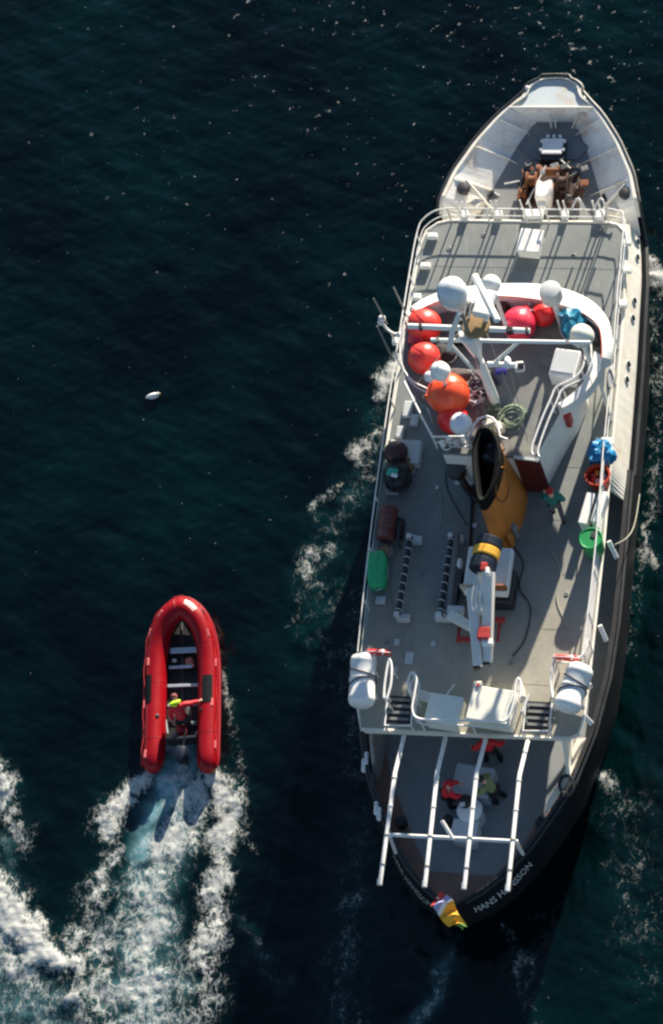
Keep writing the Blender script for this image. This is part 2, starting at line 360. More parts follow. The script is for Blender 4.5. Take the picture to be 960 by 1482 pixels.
    Z += 0.16 * np.clip(crest, 0, 1) + 0.04 * foam
    # lumps of broken water where it foams
    lump = np.zeros_like(X)
    for i in range(46):
        lam = 0.14 * (0.8 / 0.14) ** rng.rand(); th = rng.rand() * 6.283; k = 2 * math.pi / lam
        lump += lam ** 0.9 * np.sin(k * (X * math.cos(th) + Y * math.sin(th)) + rng.rand() * 6.28)
    Z += 0.005 * lump * np.clip(foam * 1.3, 0, 1) * (1 - 0.75 * np.clip(jet * 1.6, 0, 1))
    edge = np.minimum(np.minimum(X - x0, x1 - X), np.minimum(Y - y0, y1 - Y)); Z *= np.clip(edge / 3, 0, 1)
    ny, nx = X.shape
    V = np.stack([X, Y, Z], -1).reshape(-1, 3)
    i0 = (np.arange(ny - 1)[:, None] * nx + np.arange(nx - 1)[None, :]).ravel()
    Fq = np.stack([i0, i0 + 1, i0 + nx + 1, i0 + nx], -1)
    # outer frame to the horizon
    B = 4000.0; nv = len(V)
    xe, ye = xs[-1], ys[-1]
    V = np.vstack([V, [[-B, -B, 0], [B, -B, 0], [B, B, 0], [-B, B, 0]]])
    c = [0, nx - 1, nx * ny - 1, nx * (ny - 1)]
    ext = [[nv, nv + 1, c[1], c[0]], [nv + 1, nv + 2, c[2], c[1]], [nv + 2, nv + 3, c[3], c[2]], [nv + 3, nv, c[0], c[3]]]
    Fq = np.vstack([Fq, ext]).astype(np.int32)
    me = bpy.data.meshes.new('sea_water')
    me.vertices.add(len(V)); me.vertices.foreach_set('co', V.astype(np.float32).ravel())
    me.loops.add(Fq.size); me.loops.foreach_set('vertex_index', Fq.ravel())
    me.polygons.add(len(Fq)); me.polygons.foreach_set('loop_start', np.arange(0, Fq.size, 4, dtype=np.int32))
    me.polygons.foreach_set('loop_total', np.full(len(Fq), 4, dtype=np.int32))
    me.polygons.foreach_set('use_smooth', np.ones(len(Fq), dtype=bool))
    me.update()
    for nm, arr in (('foam', foam), ('air', aer)):
        at_ = me.attributes.new(nm, 'FLOAT', 'POINT')
        at_.data.foreach_set('value', np.concatenate([arr.ravel(), np.zeros(4)]).astype(np.float32))
    m = bpy.data.materials.new('sea'); m.use_nodes = True; t = m.node_tree; n = t.nodes; l = t.links; p = n['Principled BSDF']
    def N(ty, **k):
        o = n.new(ty)
        for a, b_ in k.items():
            if hasattr(o, a): setattr(o, a, b_)
        return o
    def math_(op, a, b_=None, c_=None, clamp=False):
        o = n.new('ShaderNodeMath'); o.operation = op; o.use_clamp = clamp
        for i, q in enumerate((a, b_, c_)):
            if q is None: continue
            if isinstance(q, (int, float)): o.inputs[i].default_value = q
            else: l.new(q, o.inputs[i])
        return o.outputs[0]
    def noise(sc, det=6, ro=0.6, vec=None, dist=0):
        o = n.new('ShaderNodeTexNoise'); o.inputs['Scale'].default_value = sc; o.inputs['Detail'].default_value = det
        o.inputs['Roughness'].default_value = ro; o.inputs['Distortion'].default_value = dist
        l.new(vec, o.inputs['Vector']); return o
    tc = n.new('ShaderNodeTexCoord'); vec = tc.outputs['Object']
    fa = n.new('ShaderNodeAttribute'); fa.attribute_name = 'foam'; aa = n.new('ShaderNodeAttribute'); aa.attribute_name = 'air'
    # warped coordinates for the lacy foam
    wn = noise(2.2, 4, 0.6, vec); sub = n.new('ShaderNodeVectorMath'); sub.operation = 'SUBTRACT'; l.new(wn.outputs['Color'], sub.inputs[0]); sub.inputs[1].default_value = (.5, .5, .5)
    scl = n.new('ShaderNodeVectorMath'); scl.operation = 'SCALE'; l.new(sub.outputs[0], scl.inputs[0]); scl.inputs['Scale'].default_value = 0.55
    add = n.new('ShaderNodeVectorMath'); add.operation = 'ADD'; l.new(vec, add.inputs[0]); l.new(scl.outputs[0], add.inputs[1])
    stv = n.new('ShaderNodeMapping'); stv.inputs['Scale'].default_value = (1.12, .58, 1); l.new(add.outputs[0], stv.inputs[0]); wv = stv.outputs[0]
    def ridge(sc, det, k):
        f = noise(sc, det, 0.6, wv).outputs['Fac']
        return math_('SUBTRACT', 1.0, math_('MULTIPLY', math_('ABSOLUTE', math_('SUBTRACT', f, 0.5)), k), clamp=True)
    big = noise(1.5, 6, 0.6, wv).outputs['Fac']; fine = noise(10, 7, 0.7, wv).outputs['Fac']
    # thin filaments at three sizes; mean of tex about 0.95
    tex = math_('ADD', math_('ADD', math_('MULTIPLY', ridge(2.3, 4, 9.0), 0.42), math_('MULTIPLY', ridge(5.0, 4, 9.0), 0.50)), math_('ADD', math_('MULTIPLY', ridge(10.5, 4, 8.0), 0.34), math_('ADD', math_('MULTIPLY', big, 0.75), math_('MULTIPLY', fine, 0.22))))
    val = math_('ADD', math_('MULTIPLY', fa.outputs['Fac'], 1.5), math_('SUBTRACT', tex, FOAM_T))
    mr = n.new('ShaderNodeMapRange'); mr.interpolation_type = 'SMOOTHSTEP'; mr.inputs['From Min'].default_value = 0.0; mr.inputs['From Max'].default_value = 0.85
    l.new(val, mr.inputs[0]); fm = mr.outputs[0]
    # sun glints on the open water, painted in as scattered foam-coloured flecks
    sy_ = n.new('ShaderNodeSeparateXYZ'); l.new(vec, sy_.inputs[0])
    wind = math_('ADD', math_('MULTIPLY', sy_.outputs['Y'], 0.0018), math_('MULTIPLY', sy_.outputs['X'], 0.0026))  # position bias: painted glints get denser towards upper right
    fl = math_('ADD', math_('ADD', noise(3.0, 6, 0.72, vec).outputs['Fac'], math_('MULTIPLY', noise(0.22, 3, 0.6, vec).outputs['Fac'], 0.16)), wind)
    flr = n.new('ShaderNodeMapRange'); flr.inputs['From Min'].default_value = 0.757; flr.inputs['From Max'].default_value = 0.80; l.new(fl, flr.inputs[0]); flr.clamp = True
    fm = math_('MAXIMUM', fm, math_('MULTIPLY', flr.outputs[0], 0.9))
    # colours
    lowf = noise(0.16, 3, 0.5, vec).outputs['Fac']
    r1 = n.new('ShaderNodeValToRGB'); e = r1.color_ramp.elements; e[0].position = .35; e[1].position = .68
    e[0].color = (0.0001, 0.0012, 0.0022, 1); e[1].color = (0.0001, 0.0078, 0.0084, 1); l.new(lowf, r1.inputs[0])
    airm = math_('MULTIPLY', math_('MULTIPLY', aa.outputs['Fac'], math_('MINIMUM', math_('MULTIPLY', aa.outputs['Fac'], 2.2), 1.0)), math_('ADD', math_('MULTIPLY', big, 1.6), -0.25), clamp=True)
    ar = n.new('ShaderNodeValToRGB'); ar.color_ramp.elements[0].position = .25; ar.color_ramp.elements[0].color = (0.008, 0.085, 0.095, 1); ar.color_ramp.elements[1].position = 1.0; ar.color_ramp.elements[1].color = (0.20, 0.42, 0.47, 1); l.new(aa.outputs['Fac'], ar.inputs[0])
    m1 = n.new('ShaderNodeMixRGB'); l.new(math_('MULTIPLY', airm, 1.15, clamp=True), m1.inputs[0]); l.new(r1.outputs[0], m1.inputs[1]); l.new(ar.outputs[0], m1.inputs[2])
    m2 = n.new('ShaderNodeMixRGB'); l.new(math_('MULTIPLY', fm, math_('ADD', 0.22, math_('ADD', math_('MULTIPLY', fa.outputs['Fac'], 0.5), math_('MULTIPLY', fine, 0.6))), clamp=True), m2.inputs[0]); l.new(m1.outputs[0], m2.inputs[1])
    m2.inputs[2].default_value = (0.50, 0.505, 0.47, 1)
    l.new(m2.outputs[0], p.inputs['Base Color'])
    l.new(math_('ADD', math_('MULTIPLY', fm, 0.6), 0.07), p.inputs['Roughness'])
    p.inputs['IOR'].default_value = 1.33
    b1 = noise(5.5, 5, 0.62, vec).outputs['Fac']; b2 = noise(2.2, 4, 0.55, vec).outputs['Fac']
    hb = math_('ADD', math_('MULTIPLY', b1, 0.45), math_('ADD', math_('MULTIPLY', b2, 0.9), math_('MULTIPLY', fm, 0.15)))
    bp = n.new('ShaderNodeBump'); bp.inputs['Strength'].default_value = 0.35; bp.inputs['Distance'].default_value = 0.075
    l.new(hb, bp.inputs['Height']); l.new(bp.outputs[0], p.inputs['Normal'])
    me.materials.append(m)
    o = bpy.data.objects.new('sea_water', me); COL.objects.link(o); o['kind'] = 'structure'
build_sea()
exec_order = None

# ================================================================ THE SHIP
SHIP = thing('survey_ship', 'black hulled ship with white upperworks and orange funnel seen from above', 'ship', sh(12, 0, 0))
SB = Vector(SHIP['base'])
HB = [(0, .06), (.5, .80), (1.1, 1.42), (2.0, 2.08), (2.8, 2.52), (4.1, 3.16), (5.7, 3.58), (7.5, 3.82), (9.3, 3.88), (14, 3.76), (18, 3.66), (21, 3.52),
      (22.3, 3.36), (23.2, 3.18), (24.3, 2.88), (25.5, 2.30), (26.3, 1.78), (26.85, 1.36), (27.15, .99)] + [(27.36 + .56 * math.sin(k * math.pi / 24), .88 * math.cos(k * math.pi / 24)) for k in range(12)] + [(27.92, .03)]
def hb(s): return lerp_tab(HB, s)
def ztop(s): return 2.9 + 0.42 * sstep(14, 22, s) + 1.0 * sstep(22.4, 23.3, s) * 1.0
def hull_pt(s, lv, side):
    """lv 0..1 waterline..top ; outward profile with tumblehome aft and flare forward"""
    zt = ztop(s); fw = sstep(19, 26.5, s); af = 1 - sstep(2.5, 6.5, s)
    tab = {'keel': (-0.9, .70 - .30 * fw - .20 * af), 'wl': (0.0, .97 - .42 * fw - .16 * af), 'mid': (1.0, 1.0 - .22 * fw + .02 * af),
           'knuckle': (1.9, 1.02 - .09 * fw + .03 * af), 'top': (zt, 1.0)}
    z, k = tab[lv]
    h = hb(s) * k
    if lv == 'knuckle': h = hb(s) + 0.30 * af * sstep(0, .6, s) + .03 - .25 * fw
    if lv == 'mid': h = hb(s) * k + 0.12 * af * sstep(0, .6, s)
    rake = {'keel': 2.6, 'wl': 1.7, 'mid': 1.0, 'knuckle': .55, 'top': 0}[lv] * sstep(23, 27.9, s)
    aft = {'keel': 2.2, 'wl': .7, 'mid': -.05, 'knuckle': -.28, 'top': 0}[lv] * (1 - sstep(0, 3, s))
    return sh(s - rake + aft, side * max(h, .04), z)
ss = [0, .25, .5, .8, 1.1, 1.5, 2.0, 2.8, 3.5, 4.1, 5, 5.7, 6.6, 7.5, 9.3, 11, 12.5, 14, 15.5, 17, 18.5, 20, 21, 22, 22.6, 22.9, 23.3, 23.8, 24.3, 24.9, 25.5, 25.9, 26.3, 26.6, 26.85, 27.0, 27.15, 27.35, 27.36] + [27.36 + .56 * math.sin(k * math.pi / 24) for k in range(1, 13)]
LV = ['keel', 'wl', 'mid', 'knuckle', 'top']
mb = MB()
for side in (-1, 1):
    mb.loft([[hull_pt(s, l_, side) for l_ in LV] for s in ss], closed=False)
mb.loft([[hull_pt(0, l_, -1) for l_ in LV], [hull_pt(0, l_, 1) for l_ in LV]], closed=False)
mb.loft([[hull_pt(27.92, l_, -1) for l_ in LV], [hull_pt(27.92, l_, 1) for l_ in LV]], closed=False)
hull = mb.build('hull', hullm, SHIP, smooth=True)
NOSE = [27.36 + .56 * math.sin(k * math.pi / 24) for k in range(0, 13)]
def outline(side, s0, s1, off=0.0, dz=0.0, step=0.3):
    n = max(2, int((s1 - s0) / step)); sl_ = [s0 + (s1 - s0) * i / n for i in range(n + 1)]
    if s1 > 27.3: sl_ = [x for x in sl_ if x < 27.2] + NOSE
    return [up(sh(x + (off if x > 27.85 else 0), side * (max(hb(x) + off, .0) if x < 27.9 else 0), ztop(x)), dz) for x in sl_]
# rubbing strakes along the sheer
for side in (-1, 1):
    mb = MB(); mb.tube(outline(side, 14.4, 27.9, .04, -.42), .10, n=6); mb.build('rubbing_strake', black, hull)
    mb = MB(); mb.tube(outline(side, .2, 14.4, .05, -.14), .07, n=6); mb.build('rubbing_strake', black, hull)
# small hull fittings on the starboard bow: pale cable along the outside of the strake
mb = MB(); mb.tube([up(p, .1) for p in outline(1, 24.2, 27.7, .10, -.42)], .028, n=6); mb.build('strake_cable', rail_m, hull)
# ---- bulwark inner side aft + capping
BT = 0.10
def bulwark(side, s0, s1, zb, inset, m, capmat, capw, name='bulwark'):
    n = int((s1 - s0) / .3) + 1; rings = []; cap = []
    for i in range(n + 1):
        s = s0 + (s1 - s0) * i / n; h = hb(s); zt = ztop(s); zz = zb(s) if callable(zb) else zb
        ins = inset(s) if callable(inset) else inset
        rings.append([sh(s, side * max(h - BT * .6, .02), zt), sh(s, side * max(h - BT * .6 - ins, .02), zz)])
        cap.append([sh(s, side * max(h + .02, .03), zt - .02), sh(s, side * max(h + .02, .03), zt + .035), sh(s, side * max(h - capw, .0), zt + .035), sh(s, side * max(h - capw, .0), zt - .02)])
    mb = MB(); mb.loft(rings, closed=False); b_ = mb.build(name, m, SHIP)
    mb = MB(); mb.loft(cap, cap=True); mb.build('bulwark_cap', capmat, b_)
    return b_
for side in (-1, 1):
    bulwark(side, .05, 3.2, 1.9, 0.0, waterway, black, .10)
    bulwark(side, 3.2, 14.4, 1.9, 0.02, (mat('brown_grey_paint', (.30, .26, .21), .6, var=.15, stain=RUST, stain_amt=.3) if side > 0 else waterway), black if side < 0 else black, .12)
# wide pale capping on the starboard quarter, where the photograph shows a cream strip
mb = MB(); r_ = []
for i in range(13):
    s = 2.9 + 2.6 * i / 12; h = hb(s); z = 2.94; w_ = .26 * sstep(2.8, 3.6, s) + .02
    r_.append([sh(s, h - .14, z), sh(s, h - .14 - w_, z - .12)])
mb.loft(r_, closed=False)
mb.loft([[up(p, -.03) for p in q] for q in r_], closed=False); mb.build('deflector_plate', cream, SHIP)
# ---- main deck
def deck_poly(s0, s1, off, z, name, m, par=SHIP, th=.03):
    n = int((s1 - s0) / .3) + 1; L_ = []; Rr = []
    for i in range(n + 1):
        s = s0 + (s1 - s0) * i / n; o_ = off(s) if callable(off) else off; h = max(hb(s) - o_, .01)
        L_.append(sh(s, -h, z)); Rr.append(sh(s, h, z))
    mb = MB(); mb.loft([[a, b_] for a, b_ in zip(L_, Rr)], closed=False); return mb.build(name, m, par)
deck_poly(.12, 23, .06, 1.90, 'main_deck', waterway)
deck_poly(1.35, 23, lambda s: .62 - .30 * sstep(3.5, 7, s), 1.906, 'main_deck_coating', deck2)
# ---- foredeck with flared bulwark
FD = 3.5
HT = [(22.5, 2.30), (23.2, 2.15), (23.6, 1.95), (24.8, 1.50), (25.75, 1.14), (26.2, .93), (26.55, .74), (26.75, .55)]
for side in (-1, 1):
    rings = []; n = 26; s1 = 26.72
    for i in range(n + 1):
        s = 22.5 + (s1 - 22.5) * i / n
        sb = 22.5 + (26.72 - 22.5) * i / n
        hi = lerp_tab(HT, sb)
        rings.append([sh(s, side * (hb(s) - .05), ztop(s)), sh(sb, side * hi, FD)])
    mb = MB(); mb.loft(rings, closed=False); bb = mb.build('bow_bulwark', bulw_in, SHIP)
    cap = []
    for s in [22.9 + (27.3 - 22.9) * i / 30 for i in range(31)] + NOSE:
        h = hb(s) if s < 27.9 else -.04; zt = ztop(s)
        cap.append([sh(s, side * (h + .05), zt - .03), sh(s, side * (h + .05), zt + .03), sh(s, side * max(h - .07, 0), zt + .03), sh(s, side * max(h - .07, 0), zt - .03)])
    mb = MB(); mb.loft(cap, cap=True); mb.build('bulwark_cap', cream, bb)
    mb = MB(); mb.tube([up(p, .02) for p in outline(side, 22.9, 27.9, .11, .0)], .055, n=6); mb.build('bow_fender_pipe', black, bb)
    # bracket frames: triangular plates standing on the flare
    for s, tail in ((24.05, .30), (25.25, .28), (26.3, .16)):
        k = (s - 22.5) / (s1 - 22.5); sb = s
        hi = lerp_tab(HT, sb)
        top = sh(s, side * (hb(s) - .08), ztop(s) + .0); bot = sh(sb, side * hi, FD); foot = sh(sb - .16, side * (hi - tail), FD)
        d = AX * .012; top2 = top + (sh(0, -side * .10, 0) - sh(0, 0, 0)) ; q = [top, bot, foot + Vector((0, 0, .03)), bot.lerp(top, .16) + (sh(0, -side * .10, 0) - sh(0, 0, 0)), top2 + Vector((0, 0, -.03))]
        mb = MB(); mb.loft([[p + d for p in q], [p - d for p in q]], cap=True); mb.build('bulwark_bracket', bulw_in, bb)
# wall under the nose and nose deck
sN = 26.74; hN = hb(sN) - .05
mb = MB(); mb.loft([[sh(sN, -hN, ztop(sN) - .01), sh(26.72, -.60, FD)], [sh(sN, hN, ztop(sN) - .01), sh(26.72, .60, FD)]], closed=False); nw = mb.build('nose_bulkhead', bulw_in, SHIP)
mb = MB(); mb.tube([sh(sN, -hN, ztop(sN) + .01), sh(sN, hN, ztop(sN) + .01)], .035, n=6); mb.build('bulkhead_edge', cream, nw)
for t in (-.10, .10, .85, 1.02):
    mb = MB(); mb.tube([sh(sN - .08, t, ztop(sN) - .25), sh(26.45, t * .72, FD + .05)], .03, n=6); mb.build('bulkhead_stiffener', cream, nw)
mb = MB(); poly = []
for s in [sN, 26.9, 27.1, 27.25] + NOSE[:-1]: poly.append(sh(s, -max(hb(s) - .05, 0), 0))
for s in ([sN, 26.9, 27.1, 27.25] + NOSE[:-1])[::-1]: poly.append(sh(s, max(hb(s) - .05, 0), 0))
mb.prism(poly, 4.18, 4.26); mb.build('nose_deck', mat('nose_deck_paint', (.50, .56, .57), .5, var=.08, stain=(.52, .33, .14), stain_amt=.9, stain_s=1.6), SHIP)
mb = MB(); r_ = []
for i in range(20):
    s = 22.5 + (26.73 - 22.5) * i / 19; hi = lerp_tab(HT, s); r_.append([sh(s, -hi - .15, FD + .002), sh(s, hi + .15, FD + .002)])
mb.loft(r_, closed=False); fdeck = mb.build('fore_deck', foredeckm, SHIP)
# raised working platform
pf = [at(*p, FD) for p in ((752, 212), (772, 196), (830, 196), (853, 214), (838, 232), (770, 232))]
mb = MB(); mb.prism(pf, FD + .004, FD + .07); mb.build('deck_platform', mat('platform_paint', (.16, .18, .19), .6), fdeck)
# bow lamp at the port side
lp = at(763, 127, 4.35); mb = MB(); mb.tube([up(lp, -.1) + AX * -.25 + NX * .05, lp], .03, n=6); mb.sphere(lp, .07, 10, 8); mb.build('bow_lamp', white, SHIP, smooth=True)
# bow hatch
c = at(800, 214, 3.85)
fh = None
mb = MB(); mb.box((c.x, c.y - .06, FD + .17), (.80, .78, .34), HEAD); fh = mb.build('hatch_coaming', black, SHIP)
mb = MB(); mb.box((c.x, c.y + .04, FD + .38), (.68, .60, .07), HEAD, bev=.03); mb.build('hatch_lid', white, fh)
for a, b_ in ((-.37, .2), (-.37, -.12), (.37, .2), (.37, -.12), (-.2, .38), (.0, .38), (.2, .38)):
    q = c + NX * a + AX * (b_ + .04); mb = MB(); mb.box((q.x, q.y, FD + .38), (.09, .09, .09), HEAD); mb.build('hatch_dog', white, fh)

# ---- windlass
wl = at(795, 272, 3.7)
def wp(px, py, z): return at(px, py, z)
mb = MB()
mb.box((wl.x, wl.y, FD + .1), (1.9, 1.2, .16), HEAD); wind = mb.build('windlass', drust, SHIP)
for px, py, r_, l_, m_ in ((770, 262, .30, .34, rust), (815, 264, .32, .36, drust), (797, 248, .22, .9, rust), (757, 280, .20, .22, rust), (838, 276, .24, .26, drust), (826, 286, .16, .3, dgrey), (765, 242, .17, .2, dgrey), (820, 240, .16, .2, dgrey)):
    c = wp(px, py, FD + .18 + r_); mb = MB()
    prof = [(r_ * .5, -l_ * .5), (r_, -l_ * .5), (r_, -l_ * .38), (r_ * .62, -l_ * .3), (r_ * .58, 0), (r_ * .62, l_ * .3), (r_, l_ * .38), (r_, l_ * .5), (r_ * .5, l_ * .5)]
    mb.lathe(prof, c, Matrix.Rotation(HEAD, 3, 'Z') @ Matrix.Rotation(R(90), 3, 'Y'), 16); mb.build('windlass_drum', m_, wind, smooth=True)
for k in range(34):
    px = random.uniform(748, 850); py = random.uniform(240, 296); c = wp(px, py, FD + random.uniform(.2, .6))
    mb = MB(); mb.box(c, (random.uniform(.05, .28), random.uniform(.05, .22), random.uniform(.05, .25)), HEAD + random.choice((0, .4, -.3)), bev=.015)
    mb.build('windlass_fitting', random.choice((rust, drust, drust, dgrey, mgrey, black, rust)), wind)
chain_m = rust
for off in (-.28, .24):                      # anchor chains running forward to the hawse
    mb = MB()
    for i in range(13):
        p = sh(24.75 - .02 + i * .085 - .9, off * (1 + .02 * i) + .05, FD + .14 + .02 * math.sin(i)); mb.box(p, (.05 if i % 2 else .11, .11, .05 if i % 2 == 0 else .1), HEAD)
    mb.build('anchor_chain', rust, wind)
for a in ((730, 266, 752, 262), (762, 296, 790, 240), (835, 250, 812, 262), (812, 232, 826, 244)):
    mb = MB(); mb.tube([wp(a[0], a[1], FD + .5), wp(a[2], a[3], FD + .55)], .025, n=6); mb.build('control_lever', random.choice((rail_m, mgrey)), wind)
# white covered control stand
c = wp(788, 278, 4.1); mb = MB()
Q = Matrix.Rotation(HEAD, 3, 'Z')
prof = [(-.24, .30), (-.27, .10), (-.25, -.30), (-.12, -.42), (.12, -.42), (.25, -.28), (.27, .10), (.25, .32), (.10, .26), (0, .20), (-.10, .27)]
mb.loft([[c + Q @ Vector((x * k, y * k, z)) for x, y in prof] for z, k in ((-.55, .8), (0.0, 1.0), (.22, .98), (.34, .82))], cap=True)
mb.box(c + AX * -.52 + Vector((0, 0, -.1)), (.26, .26, .5), HEAD, bev=.05)
mb.build('control_stand_cover', mat('white_canvas', (.82, .78, .72), .7, var=.06, bump=.3, bs=18), wind, smooth=True)
# side fairlead rollers with mushroom tops on the foredeck
for px, py in ((671, 273), (906, 280)):
    c = at(px, py, 4.15); mb = MB(); mb.lathe([(.16, -.5), (.13, -.3), (.12, -.1), (.21, -.06), (.23, .02), (.19, .09), (.06, .12)], c, n=18)
    b_ = mb.build('mooring_roller', black, SHIP, smooth=True)
    s_, t_ = S(px, py, 4.15); sg = -1 if t_ < 0 else 1
    mb = MB(); mb.tube([c + AX * .3 + NX * (sg * -.05) + Vector((0, 0, .05)), c + AX * -.5 + NX * (sg * -.95) + Vector((0, 0, -.55))], .05, n=8); mb.build('roller_arm', cream, b_)
    mb = MB(); mb.box(c + AX * -.30 + NX * (sg * -.35) + Vector((0, 0, -.5)), (.5, .35, .4), HEAD + sg * .5, bev=.04); mb.build('roller_base', cream, b_)
    mb = MB(); mb.box(c + AX * .15 + NX * (sg * -.78) + Vector((0, 0, -.55)), (.10, .30, .12), HEAD + sg * .5, bev=.02); mb.build('mooring_cleat', black, b_)

# ---- superstructure below the boat deck
BD = 4.2
def stb_top(s): return lerp_tab([(14, 3.30), (22.4, 3.02), (22.9, 2.75)], s)
mb = MB(); rings = []
for i in range(24):
    s = 14.3 + (22.47 - 14.3) * i / 23
    tl = -3.62 if s < 21.9 else -3.62 + (s - 21.9) * 1.3
    tr = stb_top(s)
    zr = ztop(min(s, 22.3)) - .02
    rings.append([sh(s, -hb(s) + .02, 1.9), sh(s, -hb(s) + .02, zr), sh(s, tl, BD - .05), sh(s, tr + .02, BD - .05), sh(s, hb(s) - .02 - .0, zr - .22), sh(s, hb(s) - .02, 1.9)])
mb.loft(rings, cap=True); sup = mb.build('superstructure', cream, SHIP)
# rounded after end of the starboard side screen
mb = MB(); r0 = []
for i in range(9):
    a = i / 8; s = 14.3 - .95 * a; r0.append([sh(s, stb_top(14.3) + .02 + .0 * a, BD - .06 - .55 * a * a), sh(s, hb(s) - .02, 2.68)])
mb.loft(r0, closed=False); mb.build('side_screen', cream, sup)
# portholes on the inclined starboard side
for px, py in ((921, 437), (919.5, 462), (914, 529), (912, 551), (927, 352), (928, 374)):
    s_, t_ = S(px, py, 3.5); tt = (stb_top(s_) + hb(s_)) / 2
    nrm = (NX * (BD - 3.0) + Vector((0, 0, 1)) * (hb(s_) - stb_top(s_))).normalized()
    k = (3.55 - (ztop(s_) - .24)) / (BD - .05 - (ztop(s_) - .24)); tt = hb(s_) + (stb_top(s_) - hb(s_)) * k
    c = sh(s_, tt, 3.55) + nrm * .012; q = nrm.to_track_quat('Z', 'Y').to_matrix()
    mb = MB(); mb.lathe([(.125, 0), (.14, .02), (.125, .03), (.115, .03), (.115, .0)], c, q, 16); fr_ = mb.build('porthole', lgrey, sup, smooth=True)
    mb = MB(); mb.lathe([(.12, .005), (.0, .006)], c, q, 14); mb.build('porthole_glass', glassm, fr_)
# after deckhouse (under the boat deck)
mb = MB(); poly = [sh(6.9, -2.5, 0), sh(6.9, 2.5, 0), sh(14.35, 2.7, 0), sh(14.35, -2.7, 0)]
mb.prism(poly, 1.9, BD - .06); dh = mb.build('after_deckhouse', cream, SHIP)
mb = MB(); mb.box(sh(6.88, .9, 2.9), (.8, .04, 1.8), HEAD); mb.build('deckhouse_door', white, dh)
# ---- boat deck
bdp = [(4.86, -3.14), (5.6, -3.36), (6.3, -3.46), (8.3, -3.54), (10.6, -3.64), (13, -3.72), (15.6, -3.74), (20, -3.72), (21.6, -3.68), (22.1, -3.55), (22.4, -3.2), (22.5, -2.8)]
bdp += [(22.5, 2.3), (22.42, 2.65), (22.1, 2.95), (19.5, 3.17), (17, 3.27), (14, 3.36), (11, 3.46), (7.4, 3.50), (5.6, 3.50), (5.12, 3.42), (4.93, 3.1)]
bdw = [sh(s, t, 0) for s, t in bdp]
mb = MB(); mb.prism(bdw, BD - .08, BD); boatdeck = mb.build('boat_deck', deckm, SHIP)
mb = MB(); ring = [[up(p, BD - .10) for p in bdw]]
mb.tube([up(p, BD - .02) for p in bdw], .055, n=6, closed=True); mb.build('deck_edge', cream, boatdeck)
# after lip and knee plates
mb = MB(); mb.box((sh(4.84, -3.0, 0) + sh(4.97, 3.1, 0)) / 2 + Vector((0, 0, BD - .08)), (6.2, .07, .2), HEAD + .02 * 0 - math.atan2(.13, 6.1) * -1); mb.build('deck_lip', cream, boatdeck)
for t in (-2.9, 2.95):
    sg = 1 if t > 0 else -1
    q = [sh(4.95, t, BD - .1), sh(3.9, t + sg * .1, 2.3), sh(4.1, t + sg * .1, 1.95), sh(5.6, t, 1.95), sh(5.8, t, BD - .1)]
    mb = MB(); mb.loft([[p + NX * .05 for p in q], [p - NX * .05 for p in q]], cap=True); mb.build('deck_knee_plate', cream if sg > 0 else mgrey, SHIP)
# starboard side: sloping cream panel aft of the rail
mb = MB(); q = []
for s_ in (4.0, 4.6, 5.2, 5.8, 6.6): q.append([sh(s_, 3.42 - .12 * (5.8 - s_) * (s_ < 5.8), BD - .12 - 1.5 * sstep(5.6, 4.0, s_)), sh(s_, 3.52 - .12 * (5.8 - s_) * (s_ < 5.8), BD - .5 - 1.3 * sstep(5.6, 4.0, s_))])
# ---- railings
RAILP = MB(); RAILP.tube([(0, 0, 0), (0, 0, 1.0)], .028, n=6)
stn_proto = None
def railing(base, hs=(.38, .70, 1.02), r=.019, spacing=1.35, m=rail_m, name='railing', closed=False, post=True, par=None):
    global stn_proto
    base = [Vector(p) for p in base]; mb = MB()
    for h in hs: mb.tube([up(p, h) for p in base], r if h < max(hs) - .01 else r * 1.25, n=6, closed=closed)
    ro = mb.build(name, m, par or SHIP)
    if post:
        L_ = [0.0]
        for a, b_ in zip(base, base[1:]): L_.append(L_[-1] + (b_ - a).length)
        n = max(1, round(L_[-1] / spacing))
        for i in range(n + 1):
            d = L_[-1] * i / n; j = max(k for k in range(len(L_)) if L_[k] <= d + 1e-6); j = min(j, len(base) - 2)
            p = base[j].lerp(base[j + 1], (d - L_[j]) / max(1e-6, L_[j + 1] - L_[j]))
            if stn_proto is None:
                stn_proto = bpy.data.objects.new('stanchion', None) if False else None
                me = MB(); me.tube([Vector((0, 0, 0)) + SB, Vector((0, 0, 1)) + SB], .027, n=6); stn_proto = me.build('stanchion', m, ro); s_ = stn_proto
            else: s_ = stn_proto.copy(); COL.objects.link(s_); s_.parent = ro
            s_.location = p - SB; s_.scale = (1, 1, max(hs))
    return ro
def path_on(tab, z): return [sh(s, t, z) for s, t in tab]
portr = [(7.0, -3.38), (8.3, -3.45), (10.6, -3.55), (13, -3.62), (15.6, -3.66), (20, -3.65), (21.6, -3.60), (22.05, -3.46), (22.35, -3.12), (22.44, -2.75)]
railing(smooth_path(path_on(portr[:5], BD), 3), hs=(.42, .85), r=.018, spacing=1.6)
railing(smooth_path(path_on(portr[4:], BD), 3), hs=(.42, .85))
railing(path_on([(22.44, -2.75), (22.44, -.25)], BD), hs=(.42, .85)); railing(path_on([(22.44, .45), (22.44, 2.25)], BD), hs=(.42, .85)) 
stbr = [(22.5, 2.35), (22.42, 2.75), (22.1, 3.0), (19.5, 3.09), (17, 3.19), (14.2, 3.25)]
railing(smooth_path(path_on(stbr, BD), 3), hs=(.42, .85))
